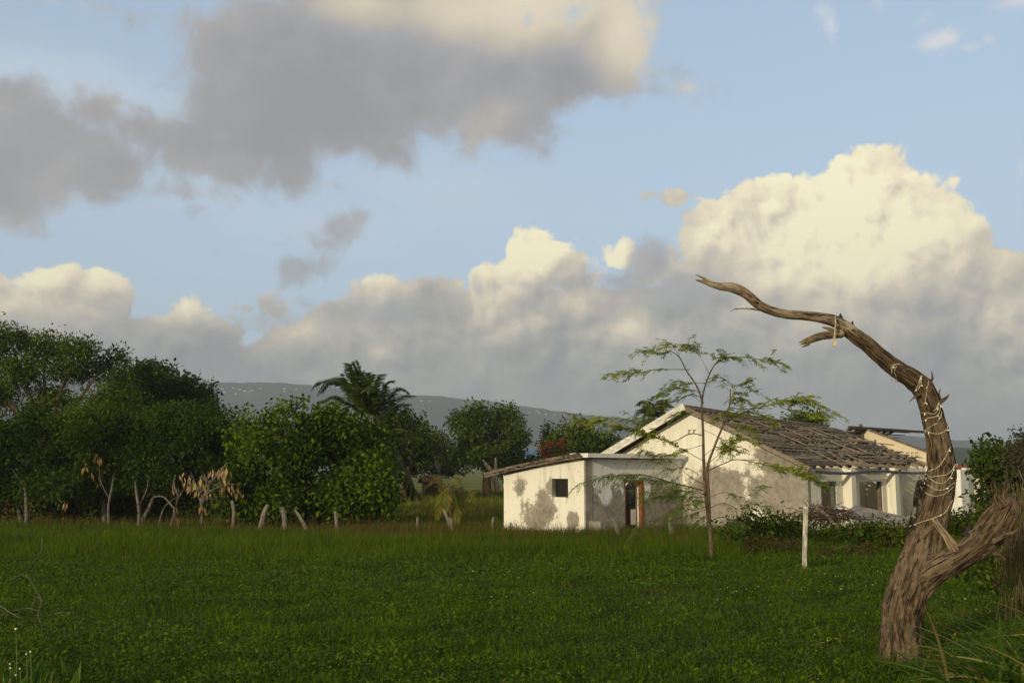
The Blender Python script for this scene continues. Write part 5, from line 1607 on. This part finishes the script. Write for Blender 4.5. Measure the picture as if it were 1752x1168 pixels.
# short grass and weeds
x, y = scatter(150000, 6.3, 26, 1.45)
h = rng.uniform(.045, .11, len(x)) * (0.45 + 0.7 * clump_field(x, y, 1.3, 1.0) + .7 * clump_field(x, y, 4.3, 8.0)); w = rng.uniform(.005, .010, len(x)) * np.clip(y / 9, 1, 2.4)
bx = P(1545, 1100, TY).x + rng.normal(size=900) * .24; by = TY - .12 + rng.normal(size=900) * .16      # grass round the dead trunk's foot
x = np.concatenate([x, bx]); y = np.concatenate([y, by]); h = np.concatenate([h, rng.uniform(.08, .22, 900)]); w = np.concatenate([w, rng.uniform(.004, .008, 900)])
V, F = blades(x, y, h, w, .5, .5)
put_props(obj('short_grass', V, F, GR1), kind='stuff')
x, y = scatter(330000, 6.3, 25, 1.45)
keep = clump_field(x, y, 1.7, 4.0) * .6 + clump_field(x, y, 5.1, 2.0) * .4 > .36
x, y = x[keep], y[keep]
n = len(x)
C = np.stack([x, y, gz(x, y) + rng.random(n) * .11 * (0.25 + .7 * clump_field(x, y, 2.1, 2.0) + .8 * clump_field(x, y, 5.1, 2.0))], 1)
D = rand_unit(n) * np.array([1, 1, .45]) + np.array([0, 0, .35]); N = rand_unit(n) * .7 + np.array([0, -.2, 1.0])
L = rng.uniform(.018, .042, n) * np.clip(y / 11, 1, 1.8)
V, F = leaf_quads(C, D, N, L, L * rng.uniform(.3, .55, n), .12)
put_props(obj('ground_cover', V, F, WEED), kind='stuff')
# bigger broad weeds in patches, and dry brown grass where the sward has worn thin
x, y = scatter(3200, 6.5, 26, 1.3)
keep = clump_field(x, y, .8, 11.0) > .56
x, y = x[keep], y[keep]
x = np.repeat(x, 14); y = np.repeat(y, 14); n = len(x)
x = x + rng.normal(size=n) * .07; y = y + rng.normal(size=n) * .07
C = np.stack([x, y, gz(x, y) + rng.random(n) * .17], 1)
D = rand_unit(n) * np.array([1, 1, .5]) + np.array([0, 0, .45]); N = rand_unit(n) * .6 + np.array([0, -.3, 1.0])
L = rng.uniform(.025, .062, n)
V, F = leaf_quads(C, D, N, L, L * rng.uniform(.2, .45, n), .15)
put_props(obj('broad_weeds', V, F, leaf_mat('broad_weed', (0.026, 0.056, 0.002), (0.115, 0.168, 0.006), 0.3, (0.10, 0.05, 0.02), 0.012, 0.5, 1.2)), kind='stuff')
x, y = scatter(60000, 6.3, 30, 1.3)
keep = clump_field(x, y, .6, 21.0) + clump_field(x, y, 2.7, 5.0) * .5 > .98
x, y = x[keep], y[keep]; n = len(x)
V, F = blades(x, y, rng.uniform(.05, .16, n), rng.uniform(.005, .010, n), .7, .6)
put_props(obj('dry_grass', V, F, leaf_mat('dry_blade', (0.06, 0.050, 0.014), (0.15, 0.105, 0.035), 0.3, None, 0, .7, 1.0)), kind='stuff')
# tiny white flowers
x, y = scatter(1500, 6.5, 22, 1.4)
keep = clump_field(x, y, .9, 7.0) * .7 + clump_field(x, y, 2.9, 3.0) * .5 + (x / np.maximum(y, 1)) * .5 > .82
x, y = x[keep], y[keep]; n = len(x)
C = np.stack([x, y, gz(x, y) + rng.uniform(.09, .17, n)], 1)
C = np.repeat(C, 4, 0)  # four petals each
D = rand_unit(len(C)) * np.array([1, 1, .4]); N = np.array([0, -.5, 1.0]) + rand_unit(len(C)) * .4
L = np.repeat(rng.uniform(.004, .009, n), 4) * np.clip(C[:, 1] / 10, 1, 1.7)
V, F = leaf_quads(C, D, N, L, L * .8)
put_props(obj('tiny_flowers', V, F, plain_mat('white_petal', (0.62, 0.62, 0.56), (0.75, 0.74, 0.70), 5, 0.7)), kind='stuff')


def inside_house(x, y):
    """True where the house or wing stands, or behind its front"""
    rx, ry = x - HC.x, y - HC.y
    s = rx * GL.x + ry * GL.y; t_ = rx * RB.x + ry * RB.y
    return ((s > -0.35) & (s < GW) & (t_ > -0.05) & (t_ < 15)) | ((s > SA - .05) & (s < SA + 4.0) & (t_ > TA - .05) & (t_ < 0))


# soft knee-high grass towards the fence and the house
x, y = scatter(170000, 16.5, 44, 0.9, .57, 2)
start = 18.0 + 2.2 * np.sin(x * .25 + 1) - .12 * x
keep = (rng.random(len(x)) < np.clip((y - start) / 3.5, 0, 1)) & ~inside_house(x, y)
x, y = x[keep], y[keep]; n = len(x)
h = rng.uniform(.16, .42, n) * (.65 + .7 * clump_field(x, y, .5, 3.0)) * np.clip((y - 15) / 9, .45, 1.0); w = rng.uniform(.009, .017, n) * np.clip(y / 22, 1, 1.7)
V, F = blades(x, y, h, w, .35, .45)
put_props(obj('soft_grass', V, F, GR2), kind='stuff')
# taller seeding grass, reddish brown
x, y = scatter(36000, 25, 44, 0.4, .57, 1)
pxx = x / y * F_PX + 876
dens = np.where(pxx > 590, 1.0, .45) * np.clip((y - 26) / 7, 0, 1) * np.clip(clump_field(x, y, .55, 6.0) * 1.7 - .25, .06, 1)
keep = (rng.random(len(x)) < dens) & ~inside_house(x, y)
x, y = x[keep], y[keep]; n = len(x)
h = rng.uniform(.30, .62, n) * (.6 + .9 * clump_field(x, y, .9, 13.0)); w = rng.uniform(.007, .014, n)
V, F = blades(x, y, h, w, .25, .35)
put_props(obj('seeding_grass', V, F, DRYG), kind='stuff')
# rough grass of the far field
x, y = scatter(60000, 43, 110, 0.8, .57, 2)
keep = ~inside_house(x, y)
x, y = x[keep], y[keep]; n = len(x)
h = rng.uniform(.2, .6, n); w = rng.uniform(.03, .07, n)
V, F = blades(x, y, h, w, .4, .4)
put_props(obj('far_grass', V, F, leaf_mat('far_field_grass', (0.050, 0.075, 0.006), (0.16, 0.165, 0.022), 0.3, None, 0, .7, .06)), kind='stuff')

# long-bladed tussocks at the lower right
LF_TUS = leaf_mat('tussock_blade', (0.030, 0.075, 0.008), (0.11, 0.185, 0.018), 0.35, (0.22, 0.19, 0.06), 0.10, 0.45)
M_TD = leaf_mat('tussock_dry', (0.12, 0.10, 0.035), (0.24, 0.19, 0.08), 0.3)


def tussock(px, Y, n, lab, L0_=0.95, leanx=-0.35):
    b = gbase(px, Y)
    o = thing('grass_tussock', lab, 'grass tussock', b, 'long-bladed grass tussocks at the lower right')
    for nm, mt, kk in (('blade', LF_TUS, n), ('foliage', M_TD, n // 9)):
        Vs, Fs = [], []
        off = 0
        for i in range(kk):
            p0 = np.array(b) + np.array([rng.normal() * .16, rng.normal() * .14, 0])
            a = rng.uniform(0, 2 * math.pi); out_ = np.array([math.cos(a) + leanx, math.sin(a) * .8, 0]); L = L0_ * rng.uniform(.55, 1.15)
            rise = rng.uniform(.45, 1.0); arch = rng.uniform(.25, .75)
            sidev = np.cross(out_ + 1e-3, [0, 0, 1.0]); sidev /= np.linalg.norm(sidev)
            fc = rng.normal() * .5
            wv = sidev * math.cos(fc) + np.array([0, 0, math.sin(fc)])
            m = 9
            for j in range(m):
                f = j / (m - 1)
                p_ = p0 + out_ * (L * .55 * f ** 1.5) + np.array([0, 0, L * (rise * f - arch * f * f * rise * 1.05)])
                ww = .0075 * (0.6 + 1.3 * f) * (1 - f ** 2.2) + .0006
                Vs += [p_ - wv * ww, p_ + wv * ww]
            for j in range(m - 1):
                Fs.append((off + 2 * j, off + 2 * j + 1, off + 2 * j + 3, off + 2 * j + 2))
            off += 2 * m
        obj(nm, np.array(Vs), np.array(Fs), mt, o)
    return o


tussock(1730, 6.4, 260, 'tall bright green grass tussock in the lower right corner', 1.05, -.30)
tussock(1662, 7.1, 150, 'low spreading grass tussock right of the dead tree foot', .70, -.25)
tussock(1800, 7.3, 170, 'tall grass tussock at the right frame edge under the low limb', 1.15, -.25)

# weeds in the lower left corner
wd_ = thing('flowering_weed', 'broad-bladed weed clump with small white flower heads in the lower left corner', 'weed', gbase(35, 6.6))
Cc, Dd, Ln = [], [], []
for i in range(150):
    p_ = np.array(gbase(30, 6.7)) + np.array([rng.normal() * .17, rng.normal() * .25, 0])
    Cc.append(p_); Dd.append(np.array([rng.normal() * .45, rng.normal() * .35, 1.0])); Ln.append(rng.uniform(.14, .34))
V, F = leaf_quads(np.array(Cc), np.array(Dd), rand_unit(len(Cc)) + np.array([0, -1.2, .3]), np.array(Ln), np.array(Ln) * .14, .2)
obj('leaves', V, F, LF_TUS, wd_)
m_puff = plain_mat('seed_puff', (0.55, 0.52, 0.44), (0.72, 0.70, 0.64), 40, .9)
for (px, py) in ((27, 1075), (17, 1135), (18, 1142), (34, 1143), (45, 1118), (52, 1114), (27, 1154)):
    hd = MB(); c_ = P(px, py, 6.6)
    rr = .006 if py > 1080 else .008
    hd.tube([c_ - Vector((0, 0, rr)), c_ - Vector((0, 0, rr * .5)), c_ + Vector((0, 0, rr * .3)), c_ + Vector((0, 0, rr))], [rr * .3, rr, rr * .9, rr * .2], 8)
    hd.build('flower_head', m_puff, wd_)
    st_ = MB(); st_.tube([P(px + 1, 1185, 6.62), P(px + 1.5, (py + 1180) / 2, 6.62), c_], [.002, .002, .0015], 5); st_.build('stalk', M_RACH, wd_)

# fallen branches at the left
m_twig = bark_mat('grey_twig', (0.045, 0.038, 0.03), (0.13, 0.11, 0.09), None, 6.0, .006)
fb_ = thing('fallen_branch', 'grey leafless fallen branch lying in the weeds at the left', 'branch', gbase(60, 11.5))
mb = MB()
for rows in ([(72, 920, 15), (71, 940, 14.5), (62, 955, 14), (45, 975, 13.5)], [(66, 1015, 11.5), (71, 1030, 11.2), (65, 1050, 10.8), (72, 1075, 10.2)], [(66, 1018, 11.5), (58, 1028, 11.3), (54, 1042, 11)], [(-10, 1062, 10.6), (15, 1048, 10.9), (45, 1040, 11), (66, 1045, 10.9)], [(0, 1035, 11), (18, 1048, 10.8), (40, 1058, 10.6)], [(20, 990, 12.5), (45, 985, 12.6), (66, 1016, 11.5)]):
    S = spline([(*P(a, b_, Y), .011) for a, b_, Y in rows], .05)
    mb.tube([Vector(s[:3]) for s in S], [.008 * (1 - .6 * i / len(S)) for i in range(len(S))], 6)
    mb.build('branchlet', m_twig, fb_, smooth=True); mb = MB()
fb2_ = thing('fallen_stick', 'single pale stick lying on the weeds right of the fallen branch', 'stick', gbase(115, 10.6))
mb = MB(); S = spline([(*P(93, 1050, 10.7),), (*P(108, 1047, 10.7),), (*P(137, 1048, 10.8),)], .04)
mb.tube([Vector(s) for s in S], [.008 - .004 * i / len(S) for i in range(len(S))], 7); mb.build('wood', m_twig, fb2_, smooth=True)

# dry stalks behind the low limb at the right edge
ds = thing('dry_stalks', 'tangle of dry straw-coloured stalks hanging behind the low limb at the right edge', 'dry plant', gbase(1735, 9.6))
Vs, Fs, off = [], [], 0
for i in range(300):
    px = rng.normal() * 20 + 1748; top = rng.uniform(820, 930); bot = top + rng.uniform(60, 160)
    Y = 9.7 + rng.normal() * .25
    a = np.array(P(px + rng.normal() * 10, top, Y)); b_ = np.array(P(px + rng.normal() * 8, min(bot, 1060), Y + rng.normal() * .1)); mid = (a + b_) / 2 + rng.normal(size=3) * .03
    wv = np.array([.0022, 0, 0])
    for p_ in (a, mid, b_): Vs += [p_ - wv, p_ + wv]
    Fs += [(off, off + 1, off + 3, off + 2), (off + 2, off + 3, off + 5, off + 4)]; off += 6
obj('stalks', np.array(Vs), np.array(Fs), leaf_mat('straw', (0.07, 0.055, 0.025), (0.20, 0.15, 0.075), .25), ds)
mb = MB()
for i in range(26):
    a = P(1745 + rng.normal() * 20, 960, 9.7); b_ = P(1725 + rng.normal() * 26, rng.uniform(800, 850), 9.7 + rng.normal() * .3)
    m_ = (a + b_) / 2 + Vector(rand_unit(1)[0]) * .08
    S = spline([(*a,), (*m_,), (*b_,)], .06); mb.tube([Vector(s) for s in S], [.006 - .004 * i_ / len(S) for i_ in range(len(S))], 5)
mb.build('twig', m_twig, ds)
